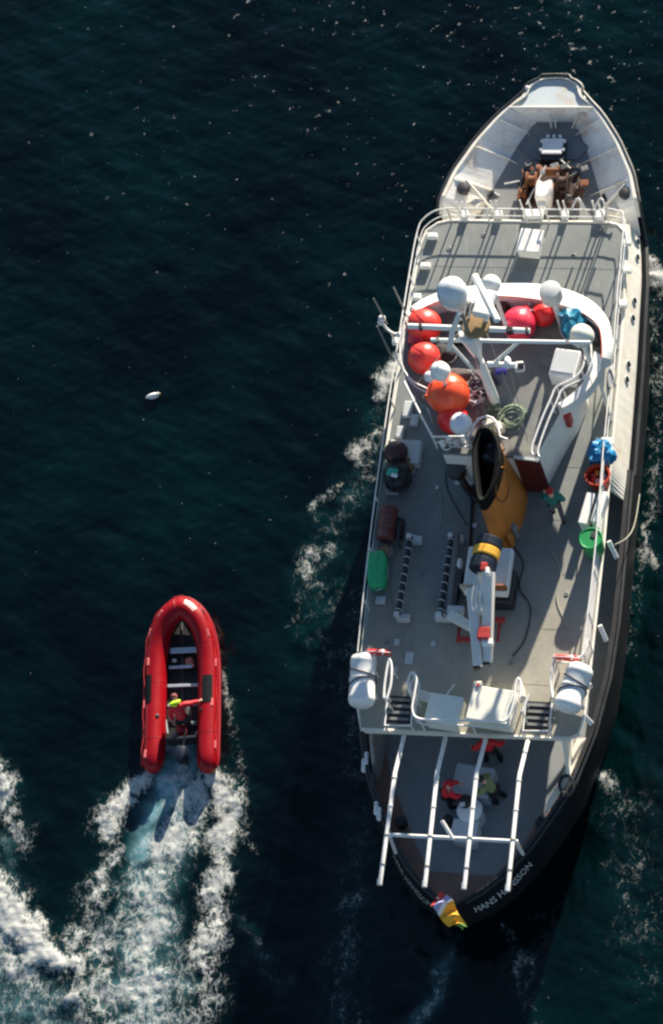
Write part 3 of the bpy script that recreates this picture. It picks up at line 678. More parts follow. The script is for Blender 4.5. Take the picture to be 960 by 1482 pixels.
for k, s_ in enumerate((7.1, 8.9, 10.7, 12.4)):
    a_, b_ = sh(s_, lerp_tab([(q[0], q[1]) for q in portr], s_) - .03, BD), sh(s_ + 1.72, lerp_tab([(q[0], q[1]) for q in portr], s_ + 1.72) - .03, BD)
    mb = MB(); mb.loft([[up(a_, .12), up(b_, .12)], [up(a_, .48), up(b_, .48)]], closed=False); mb.build('side_netting', mat('teal_netting', (.02, .17, .17), .6, var=.2), SHIP)
railing(smooth_path(path_on([(14.2, 3.27), (11, 3.40), (9, 3.43), (7.2, 3.42)], BD), 3), hs=(.25, .5, .74, .98))
# hoops at the front gate
for px in (833, 866):
    mb = MB(); a = at(px - 5, 302, BD + .95); b_ = at(px + 15, 309, BD + .55)
    mb.tube(smooth_path([a, at(px + 2, 288, BD + 1.35), at(px + 8, 292, BD + 1.3), b_], 4), .035, n=6); mb.build('gate_hoop', rail_m, SHIP)
# stanchion feet boxes along the front and sides
for px, py, w_, h_ in ((673, 312, .24, .28), (722, 311, .24, .26), (765, 310, .34, .30), (779, 310, .34, .30), (818, 311, .22, .30), (868, 312, .30, .36), (626, 342, .34, .18), (616, 385, .34, .18), (908, 351, .26, .22), (908, 391, .26, .22), (902, 440, .26, .24), (604, 430, .26, .2)):
    c = at(px, py, BD + .1); mb = MB(); mb.box((c.x, c.y, BD + .1), (w_, h_, .2), HEAD, bev=.03); mb.build('rail_foot_box', white, boatdeck)
for px, py in ((669, 315), (677, 315), (718, 314), (726, 314), (760, 313), (772, 313), (784, 313), (814, 314), (822, 314), (864, 314), (872, 314)):
    c = at(px, py, BD + .1); mb = MB(); mb.tube([(c.x, c.y, BD + .05), (c.x, c.y, BD + 1.08)], .030, n=8); mb.build('gate_post', rail_m, boatdeck)
# front deck box
c = at(767, 349, BD + .45); fb = None
mb = MB(); mb.box((c.x, c.y, BD + .22), (.70, .76, .44), HEAD - .1, bev=.04); fb = mb.build('deck_locker', white, SHIP)
mb = MB(); mb.box((c.x, c.y, BD + .48), (.76, .84, .07), HEAD - .1, bev=.03); mb.build('locker_lid', white, fb)
# dark tee-shaped deck fitting at the front right
mb = MB(); mb.tube([at(868, 330, BD + .06), at(887, 328, BD + .1)], .025, n=6); mb.tube([at(868, 324, BD + .06), at(876, 329, BD + .06), at(866, 335, BD + .06)], .02, n=6); mb.sphere(at(887, 328, BD + .1), .05, 8, 6); mb.build('deck_fitting', mgrey, boatdeck)
# small pale plates on the deck
for px, py, a in ((590, 640, 0), (604, 628, 0)):
    pass
c = at(586, 655, BD + .3); mb = MB(); mb.box((c.x, c.y, BD + .2), (1.0, .8, .4), HEAD, bev=.03); mb.build('side_locker', lgrey, SHIP)
for px, py, sx, sy in ((568, 707, .55, .45), (590, 592, .35, .7), (600, 608, .3, .5), (579, 625, .3, .5), (553, 797, .35, .3), (551, 868, .40, .3), (597, 776, .22, .16)):
    c = at(px, py, BD + .12); mb = MB(); mb.box((c.x, c.y, BD + .08), (sx * .8, sy * .8, .16), HEAD, bev=.03); mb.build('deck_plate_box', lgrey, boatdeck)
for px, py, sx, sy in ((593, 953, .25, .38), (575, 930, .16, .2), (628, 932, .14, .16), (570, 972, .22, .26), (633, 706, .12, .12), (687, 761, .18, .16)):
    c = at(px, py, BD); mb = MB(); mb.box((c.x, c.y, BD + .03), (sx, sy, .06), HEAD, bev=.015); mb.build('deck_cap', lgrey, boatdeck)
# weld seams of the deck plating: raised beads
for s_ in (6.6, 8.4, 10.2, 12.0, 13.8, 17.2, 19.0, 20.8):
    mb = MB(); t0 = lerp_tab([(a, b_) for a, b_ in bdp[:12]], s_) + .1; t1 = 3.2 if s_ < 20 else 2.95
    mb.box((sh(s_, t0, BD) + sh(s_, t1, BD)) / 2, (t1 - t0, .03, .012), HEAD); mb.build('weld_seam', deckm, boatdeck)

# ---- wheelhouse
RF = 6.4
inner = [(598, 452), (640, 436), (700, 430), (760, 433), (800, 440), (840, 454), (866, 474), (871, 495), (868, 515), (864, 535), (853, 555), (832, 576), (812, 590), (793, 625), (773, 662), (640, 655), (628, 620), (620, 590), (604, 578), (592, 562), (585, 540), (583, 510), (588, 475)]
rp = [at(px, py, RF) for px, py in inner]
body = [at(px, py, RF) for px, py in ((602, 470), (645, 446), (700, 440), (760, 442), (800, 450), (830, 470), (838, 500), (836, 540), (822, 575), (812, 590), (793, 625), (773, 662), (640, 655), (628, 620), (616, 585), (600, 550), (597, 500))]
mb = MB(); mb.prism(body, BD + .002, RF - .14); wh = mb.build('wheelhouse', white, SHIP)
mb = MB(); mb.prism(rp, RF - .14, RF); mb.build('wheelhouse_roof', roofm, wh)
# front visor: broad sloping white band
vo = [(587, 452), (600, 440), (622, 428), (645, 420), (700, 412), (760, 410), (800, 414), (835, 424), (862, 440), (880, 462), (886, 485), (887, 505), (884, 520)]
vi = [(595, 462), (606, 450), (625, 440), (648, 433), (700, 428), (760, 431), (800, 438), (830, 447), (852, 458), (866, 472), (870, 488), (871, 503), (871, 517)]
rings = []
for (a, b_), (c_, d_) in zip(smooth_path([(x, y, 0) for x, y in vo], 4), smooth_path([(x, y, 0) for x, y in vi], 4)) if False else [((p.x, p.y), (q.x, q.y)) for p, q in zip(smooth_path([(x, y, 0) for x, y in vo], 4), smooth_path([(x, y, 0) for x, y in vi], 4))]:
    o_ = at(a, b_, 6.55); i_ = at(c_, d_, 7.1)
    rings.append([Vector((o_.x * .93 + i_.x * .07, o_.y * .93 + i_.y * .07, 6.2)), o_, i_, Vector((i_.x, i_.y, RF))])
mb = MB(); mb.loft(rings, cap=True); mb.build('roof_visor', mat('visor_white', (.82, .82, .79), .4, var=.04, stain=(.6, .45, .3), stain_amt=.15), wh)
mb = MB(); mb.tube([r_[2] for r_ in rings], .02, n=5); mb.build('visor_trim', redtub, wh)
# curved starboard after screen (grey in shade)
cv = smooth_path([(871, 515, 0), (866, 535, 0), (856, 555, 0), (840, 572, 0), (822, 585, 0), (812, 590, 0)], 4); rings = []
for i, p in enumerate(cv):
    o_ = at(p.x + 2, p.y, 6.95); d_ = (cv[min(i + 1, len(cv) - 1)] - cv[max(i - 1, 0)]).normalized(); nn = Vector((-d_.y, d_.x, 0)); nn = -nn if nn.dot(Vector((-1, -.4, 0))) < 0 else nn
    i_ = at(p.x + 2 - 11 * abs(nn.x) - 2, p.y - 7, 6.95)
    rings.append([Vector((o_.x, o_.y, 6.5)), o_, i_, Vector((i_.x, i_.y, RF - .01))])
mb = MB(); mb.loft(rings, cap=True); mb.build('after_screen', white, wh)
# starboard wing with porthole ring: inclined cream panel
wa, wb = at(875, 493, 6.3), at(868, 553, 6.3); wn = NX * .05
rings = [[Vector((p.x, p.y, z)) + o_ for z, o_ in ((BD + .02, wn), (6.22, wn), (6.3, wn * .6), (6.3, wn * -.6), (6.22, -wn), (BD + .02, -wn))] for p in (wa, wa.lerp(wb, .12), wa.lerp(wb, .88), wb)]
mb = MB(); mb.loft(rings, cap=True); wing = mb.build('bridge_wing_panel', cream, SHIP)
c = wa.lerp(wb, .52); c.z = 5.25; mb = MB(); qq = (NX * .99 + Vector((0, 0, .12)) + AX * .02).normalized().to_track_quat('Z', 'Y').to_matrix()
mb.lathe([(.27, -.02), (.32, .0), (.32, .04), (.27, .045), (.25, .02)], c + NX * .06, qq, 22); wr = mb.build('wing_porthole', mgrey, wing, smooth=True)
mb = MB(); mb.lathe([(.26, .02), (.01, .021)], c + NX * .06, qq, 18); mb.build('porthole_glass', lgrey, wr)
# windows of the front, hidden from above but part of the house
for i in range(8):
    a = rp[1].lerp(rp[5], (i + .5) / 8) + AX * (.02 + .35 * math.sin(math.pi * (i + .5) / 8)); mb = MB(); mb.box((a.x, a.y, 5.6), (.55, .05, .6), HEAD, bev=.02); mb.build('wheelhouse_window', glassm, wh)
# dark red after bulkhead with door panels
a, b_ = at(744, 663, RF), at(781, 664, RF); mb = MB(); off = AX * -.03
mb.loft([[a + off, b_ + off], [Vector((a.x, a.y, BD + .02)) + off, Vector((b_.x, b_.y, BD + .02)) + off]], closed=False)
mb.loft([[a, b_], [Vector((a.x, a.y, BD + .02)), Vector((b_.x, b_.y, BD + .02))]], closed=False); rd = mb.build('red_bulkhead', redwall, wh)
for k in range(1, 4):
    p = a.lerp(b_, k / 4) + off * 2; mb = MB(); mb.box((p.x, p.y, 5.3), (.03, .03, 2.1), HEAD); mb.build('bulkhead_rib', redwall, rd)
mb = MB(); p = a.lerp(b_, .5); mb.box((p.x, p.y - .02, RF + .02), ((b_ - a).length, .09, .07), HEAD - .1); mb.build('bulkhead_cap', lgrey, rd)
# fire box, vent and hose on the after wall
c = at(822, 606, 5.5); mb = MB(); mb.box(c, (.20, .26, .7), HEAD - .1, bev=.02); fbx = mb.build('fire_box', hyred, SHIP); mb = MB(); mb.box(c + Vector((.0, 0, .39)), (.10, .3, .02), HEAD - .3); mb.build('fire_box_lid', f_red, fbx)
c = at(662, 680, 5.3); mb = MB(); mb.sphere(c + AX * -.05, .30, 14, 10); mb.tube(smooth_path([c, at(672, 700, 4.9), at(684, 716, 4.4), at(692, 724, 4.25)], 4), [.2] * 2 + [.13] * 11, n=10); vn = mb.build('black_vent', black, SHIP, smooth=True)
mb = MB(); mb.lathe([(.32, 0), (.34, .05), (.28, .09), (.1, .11)], c + Vector((0, 0, .25)), n=16); mb.build('vent_cowl', dgrey, vn, smooth=True)
# clutter between rail and after wall
for k in range(9):
    c = at(642 + k * 5.0 + random.uniform(-1, 1), 641 + random.uniform(-4, 5), RF + .2); mb = MB()
    if k % 2: mb.tube(arc((0, 0), .14, 0, 6.28, 10), .03, n=5)
    else: mb.lathe([(.09, 0), (.11, .2), (.04, .3)], (0, 0, 0), n=10)
    mb.v = [v + c for v in mb.v]; mb.build('roof_fitting', random.choice((lgrey, mgrey, rail_m)), wh, smooth=True)
# ---- roof rails
r1 = [at(px, py, RF) for px, py in ((592, 480), (586, 505), (586, 530), (592, 552), (606, 568), (624, 577))]
railing(smooth_path(r1, 3), hs=(.35, .68), post=True, spacing=1.2, par=wh)
r2 = [at(px, py, RF + .75) for px, py in ((585, 552), (604, 590), (626, 632), (678, 632), (683, 625), (687, 613), (695, 605), (704, 602), (713, 605), (720, 613), (724, 632), (735, 636))]
mb = MB(); mb.tube(r2, .035, n=6); mb.tube([up(p, -.38) for p in r2[:4]], .025, n=6); rr = mb.build('roof_rail', rail_m, wh)
for i in (1, 2, 3, 7, 10): mb = MB(); mb.tube([r2[i], up(r2[i], -.75)], .025, n=6); mb.build('rail_post', rail_m, rr)
for dx in (0, 9):
    r3 = [at(px + dx, py + (3 if dx else 0), RF + .9) for px, py in ((846, 492), (847, 515), (842, 535), (830, 548), (806, 560), (797, 578), (783, 610), (770, 648), (772, 658))]
    mb = MB(); mb.tube(smooth_path(r3, 4), .032, n=6); sr = mb.build('stair_handrail', rail_m, wh)
    for i in (2, 4, 5, 7): mb = MB(); mb.tube([r3[i], up(r3[i], -.9)], .022, n=6); mb.build('rail_post', rail_m, sr)
# roof locker
c = at(817, 524, RF + .7); mb = MB(); mb.box((c.x, c.y, RF + .33), (.80, .95, .66), HEAD - .12, bev=.05); rl = mb.build('roof_locker', white, wh)
mb = MB(); mb.box((c.x, c.y + .03, RF + .69), (.72, .78, .05), HEAD - .12, bev=.02); mb.build('locker_lid', lgrey, rl)
# dark equipment behind the tarp
for px, py, a, b_ in ((860, 478, .35, .7), (849, 467, .16, .5)):
    c = at(px, py, RF + .4); mb = MB(); mb.box((c.x, c.y, RF + .2), (a, b_, .4), HEAD, bev=.03); mb.build('roof_vent', dgrey, wh)
c = at(722, 445, RF + .3); mb = MB(); mb.box((c.x, c.y, RF + .2), (.5, .6, .4), HEAD, bev=.04); mb.build('roof_vent', drust, wh)
for k in range(10):
    c = at(random.uniform(655, 735), random.uniform(440, 500), RF + .15); mb = MB(); mb.box((c.x, c.y, RF + .12), (random.uniform(.15, .45), random.uniform(.15, .4), random.uniform(.15, .5)), HEAD + random.uniform(-.5, .5), bev=.03)
    mb.build('roof_vent', random.choice((dgrey, drust, mgrey, black)), wh)

# ---- mast
mbm = MB(); b0 = at(717, 582, RF); m1 = at(700, 535, 8.7)
mbm.tube([b0, Vector((b0.x, b0.y, 8.2)), Vector((b0.x, b0.y, 9.0))], [.16, .15, .13], n=12)
top = Vector((b0.x, b0.y, 11.0)); mbm.lathe([(.10, 0), (.12, .3), (.30, 1.4), (.34, 1.7), (.30, 1.75)], (b0.x, b0.y, 9.0), n=16)
mast = mbm.build('mast', radome, SHIP, smooth=True)
def drop(px, py, z0, z1):      # a vertical from (px,py) at z0 down to z1
    p = at(px, py, z0); return p, Vector((p.x, p.y, z1))
a = at(668, 452, 12.3); mb = MB(); mb.tube([a, at(705, 562, 7.3)], .062, n=8); mb.build('mast_leg', mgrey, mast, smooth=True)
a = at(664, 455, 12.0); mb = MB(); mb.tube([at(666, 452, 12.1), at(655, 480, 11.3), at(650, 505, 10.5)], .085, n=8); mb.build('mast_leg', radome, mast, smooth=True)
for x in (((651, 497, 10.4), (684, 533, 9.0), .055), ((751, 495, 10.4), (710, 530, 9.0), .055), ((683, 436, 11.7), (676, 476, 10.6), .04), ((676, 430, 11.5), (671, 458, 11.0), .04)):
    mb = MB(); mb.tube([at(*x[0]), at(*x[1])], x[2], n=8); mb.build('mast_strut', radome, mast, smooth=True)
mb = MB(); mb.tube([at(591, 472, 10.9), at(640, 474, 10.9), at(700, 476, 10.9), at(767, 479, 10.9)], .085, n=10); yd = mb.build('yard', radome, mast, smooth=True)
for px in (609, 738, 763):
    mb = MB(); mb.box(at(px, 473 + (px - 600) * .04, 10.95), (.20 if px == 738 else .09, .2, .2), 0, bev=.03); mb.build('yard_clamp', black if px < 760 else dgrey, yd)
mb = MB(); mb.tube([at(624, 492, 10.4), at(855, 496, 10.4)], .062, n=10); yd2 = mb.build('yard', radome, mast, smooth=True)
for px in (634, 822): mb = MB(); mb.box(at(px, 492 + (px - 624) * .02, 10.4), (.1, .14, .14), 0); mb.build('yard_clamp', mgrey, yd2)
# brass coloured platform and gear box of the radar
mb = MB(); mb.lathe([(.36, 0), (.42, .05), (.40, .14), (.2, .16)], at(690, 473, 10.9), n=16); mb.build('mast_platform', mat('brass_brown', (.30, .20, .09), .5, var=.2), mast, smooth=True)
c = at(702, 440, 11.5); mb = MB(); mb.box(c, (.52, .85, .28), R(-20), bev=.06); mb.box(c + Vector((-.35, .25, -.05)), (.7, .30, .16), R(-12), bev=.05); rg = mb.build('radar_housing', radome, mast)
mb = MB(); mb.tube([c + Vector((-.05, -.2, -.1)), Vector((c.x - .05, c.y - .3, 10.9))], .07, n=8); mb.build('radar_leg', radome, rg)
a, b_ = at(686, 397, 12.0), at(721, 466, 12.0); d = b_ - a; mb = MB(); mb.box((a + b_) / 2, (.20, d.length, .16), math.atan2(d.y, d.x) - math.pi / 2, bev=.06); mb.build('radar_scanner', radome, rg)
def dome(px, py, z, r, base, prof='ball', m=radome, rod=None, name='radome'):
    c = at(px, py, z); mb = MB()
    if prof == 'ball': mb.lathe([(r * .5, -r * .95), (r * .86, -r * .6), (r, -r * .1), (r * .97, r * .2), (r * .84, r * .55), (r * .6, r * .8), (r * .3, r * .95), (0, r)], c, n=24)
    elif prof == 'egg': mb.lathe([(r * .25, -r * 2.3), (r * .45, -r * 1.9), (r * .8, -r * 1.2), (r * .98, -r * .5), (r, 0), (r * .93, r * .4), (r * .72, r * .72), (r * .4, r * .93), (0, r)], c, n=28)
    else: mb.lathe([(r * .8, -r * 1.1), (r, -r * .9), (r, r * .3), (r * .9, r * .55), (r * .5, r * .68), (0, r * .7)], c, n=24)
    o = mb.build(name, m, mast, smooth=True)
    if prof != 'drum': mb = MB(); mb.tube([c + Vector((r * 1.004 * math.cos(a), r * 1.004 * math.sin(a), -r * .15)) for a in np.linspace(0, 2 * math.pi, 33)[:-1]], .010, n=4, closed=True); mb.build('radome_seam', lgrey, o)
    mb = MB(); q = Vector((c.x, c.y, base)); mb.tube([Vector((c.x, c.y, z - r * .5)), q], rod or .05, n=8); mb.build('radome_post', rail_m, o)
    return o
dome(654, 422, 12.2, .44, 10.6, 'egg', m=mat('radome_blue_white', (.66, .70, .72), .3, var=.04))
dome(711, 411, 9.8, .285, RF, m=radome, rod=.07); dome(797, 423, 8.3, .34, RF, 'drum', mat('radome_grey', (.52, .54, .53), .35, var=.08), rod=.08)
dome(842, 486, 8.8, .36, RF, m=mat('radome_cream', (.78, .78, .66), .35, var=.05), rod=.08); dome(637, 537, 8.6, .30, RF); dome(667, 613, 8.0, .33, RF, m=mat('radome_lilac_white', (.74, .74, .78), .35, var=.06)); dome(622, 545, 7.9, .17, RF)
# searchlight arm
mb = MB(); mb.tube([at(706, 527, 9.2), at(750, 529, 9.2)], .085, n=10); mb.sphere(at(735, 525, 9.25), .16, 12, 8, (.7, 1.3, 1)); sa = mb.build('searchlight_arm', radome, mast, smooth=True)
mb = MB(); mb.box(at(752, 531, 9.2), (.26, .26, .26), 0, bev=.03); mb.build('searchlight', white, sa); mb = MB(); mb.box(at(754, 530, 9.34), (.18, .20, .03), 0); mb.build('searchlight_lens', glassm, sa)
mb = MB(); mb.box(at(725, 538, 8.9), (.34, .16, .2), 0, bev=.04); mb.build('blue_lamp', mat('blue_lamp', (.03, .02, .22), .4), sa)
# whips and horn outboard of the port rail
for x in (((570, 416, 7.6), (589, 456, 5.4)), ((541, 432, 7.8), (560, 468, 5.7)), ((546, 472, 7.0), (570, 522, 5.0))):
    mb = MB(); mb.tube([at(*x[0]), at(*x[1])], .028, n=6, r1=.035); mb.build('whip_antenna', mgrey, mast)
pp = smooth_path([at(576, 484, 5.6), at(568, 482, 5.75), at(560, 476, 5.85), at(555, 469, 6.0)], 4)
mb = MB(); mb.tube(pp, .045, n=8); mb.sphere(at(553, 461, 6.1), .12, 12, 8); mb.sphere(at(551, 467, 6.0), .10, 12, 8); mb.sphere(at(577, 484, 5.6), .10, 10, 8); mb.build('side_lamp_bracket', rail_m, SHIP, smooth=True)
mb = MB(); mb.box(at(572, 494, 5.0), (.18, .24, .16), 0, bev=.03); mb.tube([at(572, 494, 5.0), at(565, 480, 5.7)], .03, n=6); mb.build('side_bracket', rail_m, SHIP)
for x in (((700, 470, 10.8), (762, 628, 6.6)), ((740, 540, 9.2), (764, 640, 6.6)), ((672, 470, 10.8), (600, 560, 6.9)), ((838, 494, 10.4), (858, 560, 7.0))):
    mb = MB(); mb.tube([at(*x[0]), at(*x[1])], .012, n=4); mb.build('guy_wire', rope_l, mast)

# ---- funnel
fz = 7.0
ftop = [(702, 618), (712, 622), (720, 636), (724, 655), (722, 678), (715, 702), (706, 720), (698, 727), (691, 722), (687, 700), (684, 675), (684, 650), (688, 632), (694, 621)]
tp = [at(px, py, fz + .25) for px, py in ftop]; cen = sum(tp, Vector()) / len(tp)
def fring(z, k, dx=0): return [Vector((cen.x + (p.x - cen.x) * k + dx, cen.y + (p.y - cen.y) * (1 + (k - 1) * .4), z)) for p in smooth_path(tp, 3, closed=True)]
mb = MB(); mb.loft([fring(BD, 1.46, .10), fring(5.3, 1.30, .05), fring(6.2, 1.12, .02), fring(6.75, 1.01)]); fun = mb.build('funnel', orange, SHIP, smooth=True)
mb = MB(); mb.loft([fring(6.75, 1.06), fring(fz + .25, 1.03), fring(fz + .30, .90), fring(fz + .24, .66), fring(5.8, .52)]); mb.build('funnel_cap', mat('cap_black', (.006, .008, .008), .7, var=.3, spec=.1), fun, smooth=True)
mb = MB(); mb.loft([fring(5.85, .9), fring(5.84, .02)]); mb.build('funnel_inside', soot, fun)
for px, py in ((700, 660), (706, 644)):
    c = at(px, py, 6.6); mb = MB(); mb.tube([Vector((c.x, c.y, 5.8)), c, c + Vector((.12, -.1, .12))], .085, n=10); mb.build('exhaust_pipe', mgrey, fun, smooth=True)
# round crest on the starboard face of the funnel (ring with a small animal like squiggle left plain)
Rg = [fring(BD, 1.46, .10), fring(5.3, 1.30, .05), fring(6.2, 1.12, .02), fring(6.75, 1.01)]
def fsurf(u, z):
    n = len(Rg[0]); zz = [BD, 5.3, 6.2, 6.75]
    for i in range(3):
        if z <= zz[i + 1] or i == 2:
            k = (z - zz[i]) / (zz[i + 1] - zz[i]); j = int(u) % n; f = u - int(u)
            a = Rg[i][j].lerp(Rg[i][(j + 1) % n], f); b_ = Rg[i + 1][j].lerp(Rg[i + 1][(j + 1) % n], f); return a.lerp(b_, k)
def fnear(px, py):
    best = None
    for ui in range(0, len(Rg[0]) * 2):
        for zi in range(24):
            z = BD + .1 + (2.4) * zi / 23; p = fsurf(ui / 2, z)
            v = p - CAMLOC; k = -v.dot(bdir); X_ = 480 + FPX * v.dot(rvec) / k; Y_ = 741 - FPX * v.dot(uvec) / k
            e = (X_ - px) ** 2 + (Y_ - py) ** 2 - (.0 if 0 < ui / 2 < 22 else 0) + (0 if (p - cen).dot(NX) > 0 else 900)
            if best is None or e < best[0]: best = (e, ui / 2, z)
    return best[1], best[2]
u0, z0 = fnear(728, 700)
mb = MB(); ring = []
for k in range(24):
    a = 2 * math.pi * k / 24; p = fsurf(u0 + 2.6 * math.cos(a), z0 + .62 * math.sin(a)); ring.append(p + NX * .02 + Vector((0, 0, .01)) + (p - cen).normalized() * .012)
mb.tube(ring, .028, n=5, closed=True); mb.build('funnel_crest_ring', mat('crest_brown', (.30, .13, .03), .5), fun)
# fittings at the starboard foot of the funnel
for k, (px, py, m_) in enumerate(((742, 740, drust), (738, 752, hyred), (746, 730, drust), (729, 766, rail_m), (744, 765, mgrey), (736, 778, orange), (722, 772, orange))):
    c = at(px, py, BD + .5); mb = MB(); mb.box((c.x, c.y, BD + .3), (.2, .24, .6 + .06 * k), HEAD + .2 * k, bev=.04); mb.build('funnel_foot_locker', m_, fun)
mb = MB(); mb.box(at(708, 613, 6.9), (.36, .2, .25), .3, bev=.03); mb.box(at(722, 618, 6.7), (.2, .3, .2), .3, bev=.03); mb.build('funnel_collar', cream, fun)

# ---- crane
def qdir0(v): return v.to_track_quat('Z', 'Y').to_matrix()
crw0 = white
c = at(706, 824, 5.2)
mb = MB(); mb.box((c.x, c.y, 5.02), (1.36, 1.50, .36), HEAD, bev=.05); crane = mb.build('crane_housing', mat('crane_white', (.66, .69, .68), .45, var=.05, stain=(.4, .36, .3), stain_amt=.35), SHIP)
mb = MB(); mb.box((c.x, c.y - .35, 4.55), (1.45, 1.1, .6), HEAD, bev=.03); mb.build('crane_base', black, crane)
d0, d1 = at(697, 827, 6.3), at(710, 780, 6.3); dd_ = (d1 - d0).normalized()
for k, (u0_, u1_, m_, r_) in enumerate(((0, .36, navy, .40), (.36, .42, black, .37), (.42, .70, yellow, .41), (.70, 1.0, navy, .40))):
    L_ = (d1 - d0).length; mb = MB(); h = (u1_ - u0_) * L_
    mb.lathe([(.01, 0), (r_ * .9, 0), (r_, .04), (r_, h - .04), (r_ * .9, h - .002), (.01, h - .002)], d0 + dd_ * (u0_ * L_), qdir0(dd_), n=22); mb.build('crane_drum_band', m_, crane, smooth=True)
mb = MB(); mb.tube([at(706, 838, 5.2), up(at(706, 838, 5.2), 1.0)], .26, n=14); mb.build('crane_column', crw0, crane, smooth=True)
def beam(p, q, w0, h0, w1, h1, m_, name, par):
    d = (q - p).normalized(); sdv = d.cross(Vector((0, 0, 1))).normalized(); u_ = sdv.cross(d)
    rg_ = lambda o, w_, h_: [o + sdv * (w_ / 2) * a + u_ * (h_ / 2) * b2 for a, b2 in ((-1, -.8), (-.8, -1), (.8, -1), (1, -.8), (1, .8), (.8, 1), (-.8, 1), (-1, .8))]
    mb = MB(); mb.loft([rg_(p, w0, h0), rg_(q, w1, h1)], cap=True); return mb.build(name, m_, par)
crw = mat('boom_white', (.74, .72, .66), .4, var=.06, stain=(.35, .28, .2), stain_amt=.4, stain_s=3)
b1 = beam(at(684, 852, 6.2), at(692, 964, 5.8), .34, .34, .26, .26, crw, 'boom', crane)
b2 = beam(at(707, 828, 6.6), at(706, 958, 5.7), .36, .36, .26, .26, crw, 'boom', crane)
for px in (686, 692, 698): mb = MB(); mb.tube([at(px, 848, 6.55), at(px - 3, 868, 6.5), at(px - 1, 884, 6.45)], .04, n=6); mb.build('hydraulic_line', mat('polished_steel', (.8, .74, .66), .18, metal=.8), b1, smooth=True)
mb = MB(); mb.box(at(690, 966, 5.75), (.20, .16, .2), 0, bev=.02); mb.box(at(704, 961, 5.65), (.18, .12, .2), 0, bev=.02); mb.build('boom_tip', black, b1)
for px, py, z, sx, sy, m_, nm in ((701, 918, 6.1, .36, .38, hyred, 'hook_block'), (706, 931, 6.0, .34, .2, white, 'hook_block'), (697, 882, 6.1, .18, .3, crw, 'boom_link'), (701, 822, 6.7, .2, .28, hyred, 'slew_motor'), (706, 828, 6.85, .12, .22, white, 'slew_motor'), (676, 850, 6.2, .4, .12, mat('boom_tan', (.42, .33, .25), .5), 'boom_link'), (722, 850, 5.3, .5, .12, rust, 'boom_link')):
    mb = MB(); mb.box(at(px, py, z), (sx, sy, .3), HEAD, bev=.04); mb.build(nm, m_, crane)
for q_, s_ in ((at(673, 925, 4.4), (.4, .12, .12)), (at(664, 918, 4.4), (.08, .5, .11)), (at(724, 897, 4.5), (.3, .14, .14)), (at(722, 915, 4.4), (.07, .6, .12))): mb = MB(); mb.box(q_, s_, HEAD); mb.build('crane_foot_frame', hyred, crane)
beam(at(652, 890, 4.75), at(684, 909, 5.0), .32, .22, .24, .2, crw, 'outrigger', crane); mb = MB(); mb.box(at(660, 884, 4.6), (.5, .26, .25), HEAD, bev=.03); mb.box(at(637, 893, 4.4), (.30, .26, .25), HEAD + .2, bev=.03); mb.build('outrigger_foot', lgrey, crane)
mb = MB(); mb.box(at(666, 816, 4.6), (.14, .28, .3), HEAD, bev=.05); mb.build('valve_box', white, crane)
for px, py, sx, sy in ((664, 838, .22, .5), (656, 862, .3, .7)): mb = MB(); c = at(px, py, 4.5); mb.box((c.x, c.y, 4.4), (sx, sy, .35), HEAD, bev=.03); mb.build('hydraulic_pack', dgrey, crane)
mb = MB(); mb.tube([at(660, 775, 4.5), at(650, 885, 4.5)], .13, n=10); mb.build('stowed_pipe', mgrey, SHIP, smooth=True)
mb = MB(); mb.tube([at(684, 700, 4.25), at(681, 790, 4.25)], .05, n=6); mb.build('deck_hose', black, SHIP)

for pts_, r_, m_, nm in ((((742, 790), (758, 815), (752, 850), (768, 880), (760, 925), (742, 950)), .022, black, 'deck_hose'), (((610, 665), (625, 690), (640, 730), (636, 765)), .014, rope_l, 'deck_line'), (((586, 780), (570, 815), (566, 860), (574, 900)), .014, rope_g, 'deck_line'), (((800, 800), (812, 830), (806, 868), (822, 905)), .014, rope_l, 'deck_line'), (((650, 640), (646, 700), (664, 740), (676, 760)), .02, dgrey, 'deck_hose')):
    mb = MB(); mb.tube(smooth_path([at(a_, b_, BD + .03) for a_, b_ in pts_], 6), r_, n=5); mb.build(nm, m_, SHIP)
for px, py in ((616, 700), (770, 760), (820, 860), (612, 830), (740, 960), (700, 340), (830, 370), (650, 360), (560, 930)):
    c = at(px, py, BD); mb = MB(); mb.lathe([(.07, 0), (.075, .02), (.05, .03), (.03, .012), (.01, .012)], c, n=12); mb.build('lashing_socket', mgrey, boatdeck)
# ---- boat chocks: black padded bars lashed with light cord
for (x0, y0, x1_, y1_) in ((594, 777, 576, 890), (654, 776, 637, 890)):
    a, b_ = at(x0, y0, 4.6), at(x1_, y1_, 4.6); d = (b_ - a); L = d.length; d.normalize(); sdv = d.cross(Vector((0, 0, 1)))
    mb = MB(); mb.tube([a + d * (L * i / 10) for i in range(11)], .085, n=10); ch = mb.build('boat_chock', black, SHIP, smooth=True)
    n = 9
    for i in range(n):
        m_ = a + d * (L * (i + .5) / n); pts = [m_ + d * (.10 * k / 8 - .05) + sdv * (.098 * math.cos(math.pi * 2 * k / 8)) + Vector((0, 0, .098 * math.sin(math.pi * 2 * k / 8))) for k in range(9)]
        mb = MB(); mb.tube(pts, .016, n=5); mb.build('lashing', rope_w, ch)
    for q in (a, b_):
        mb = MB(); mb.box((q.x + .12, q.y, 4.33), (.42, .22, .26), HEAD, bev=.03); mb.build('chock_foot', lgrey, ch)
        mb = MB(); mb.box((q.x - .02, q.y, 4.5), (.16, .14, .5), HEAD, bev=.02); mb.build('chock_post', lgrey, ch)

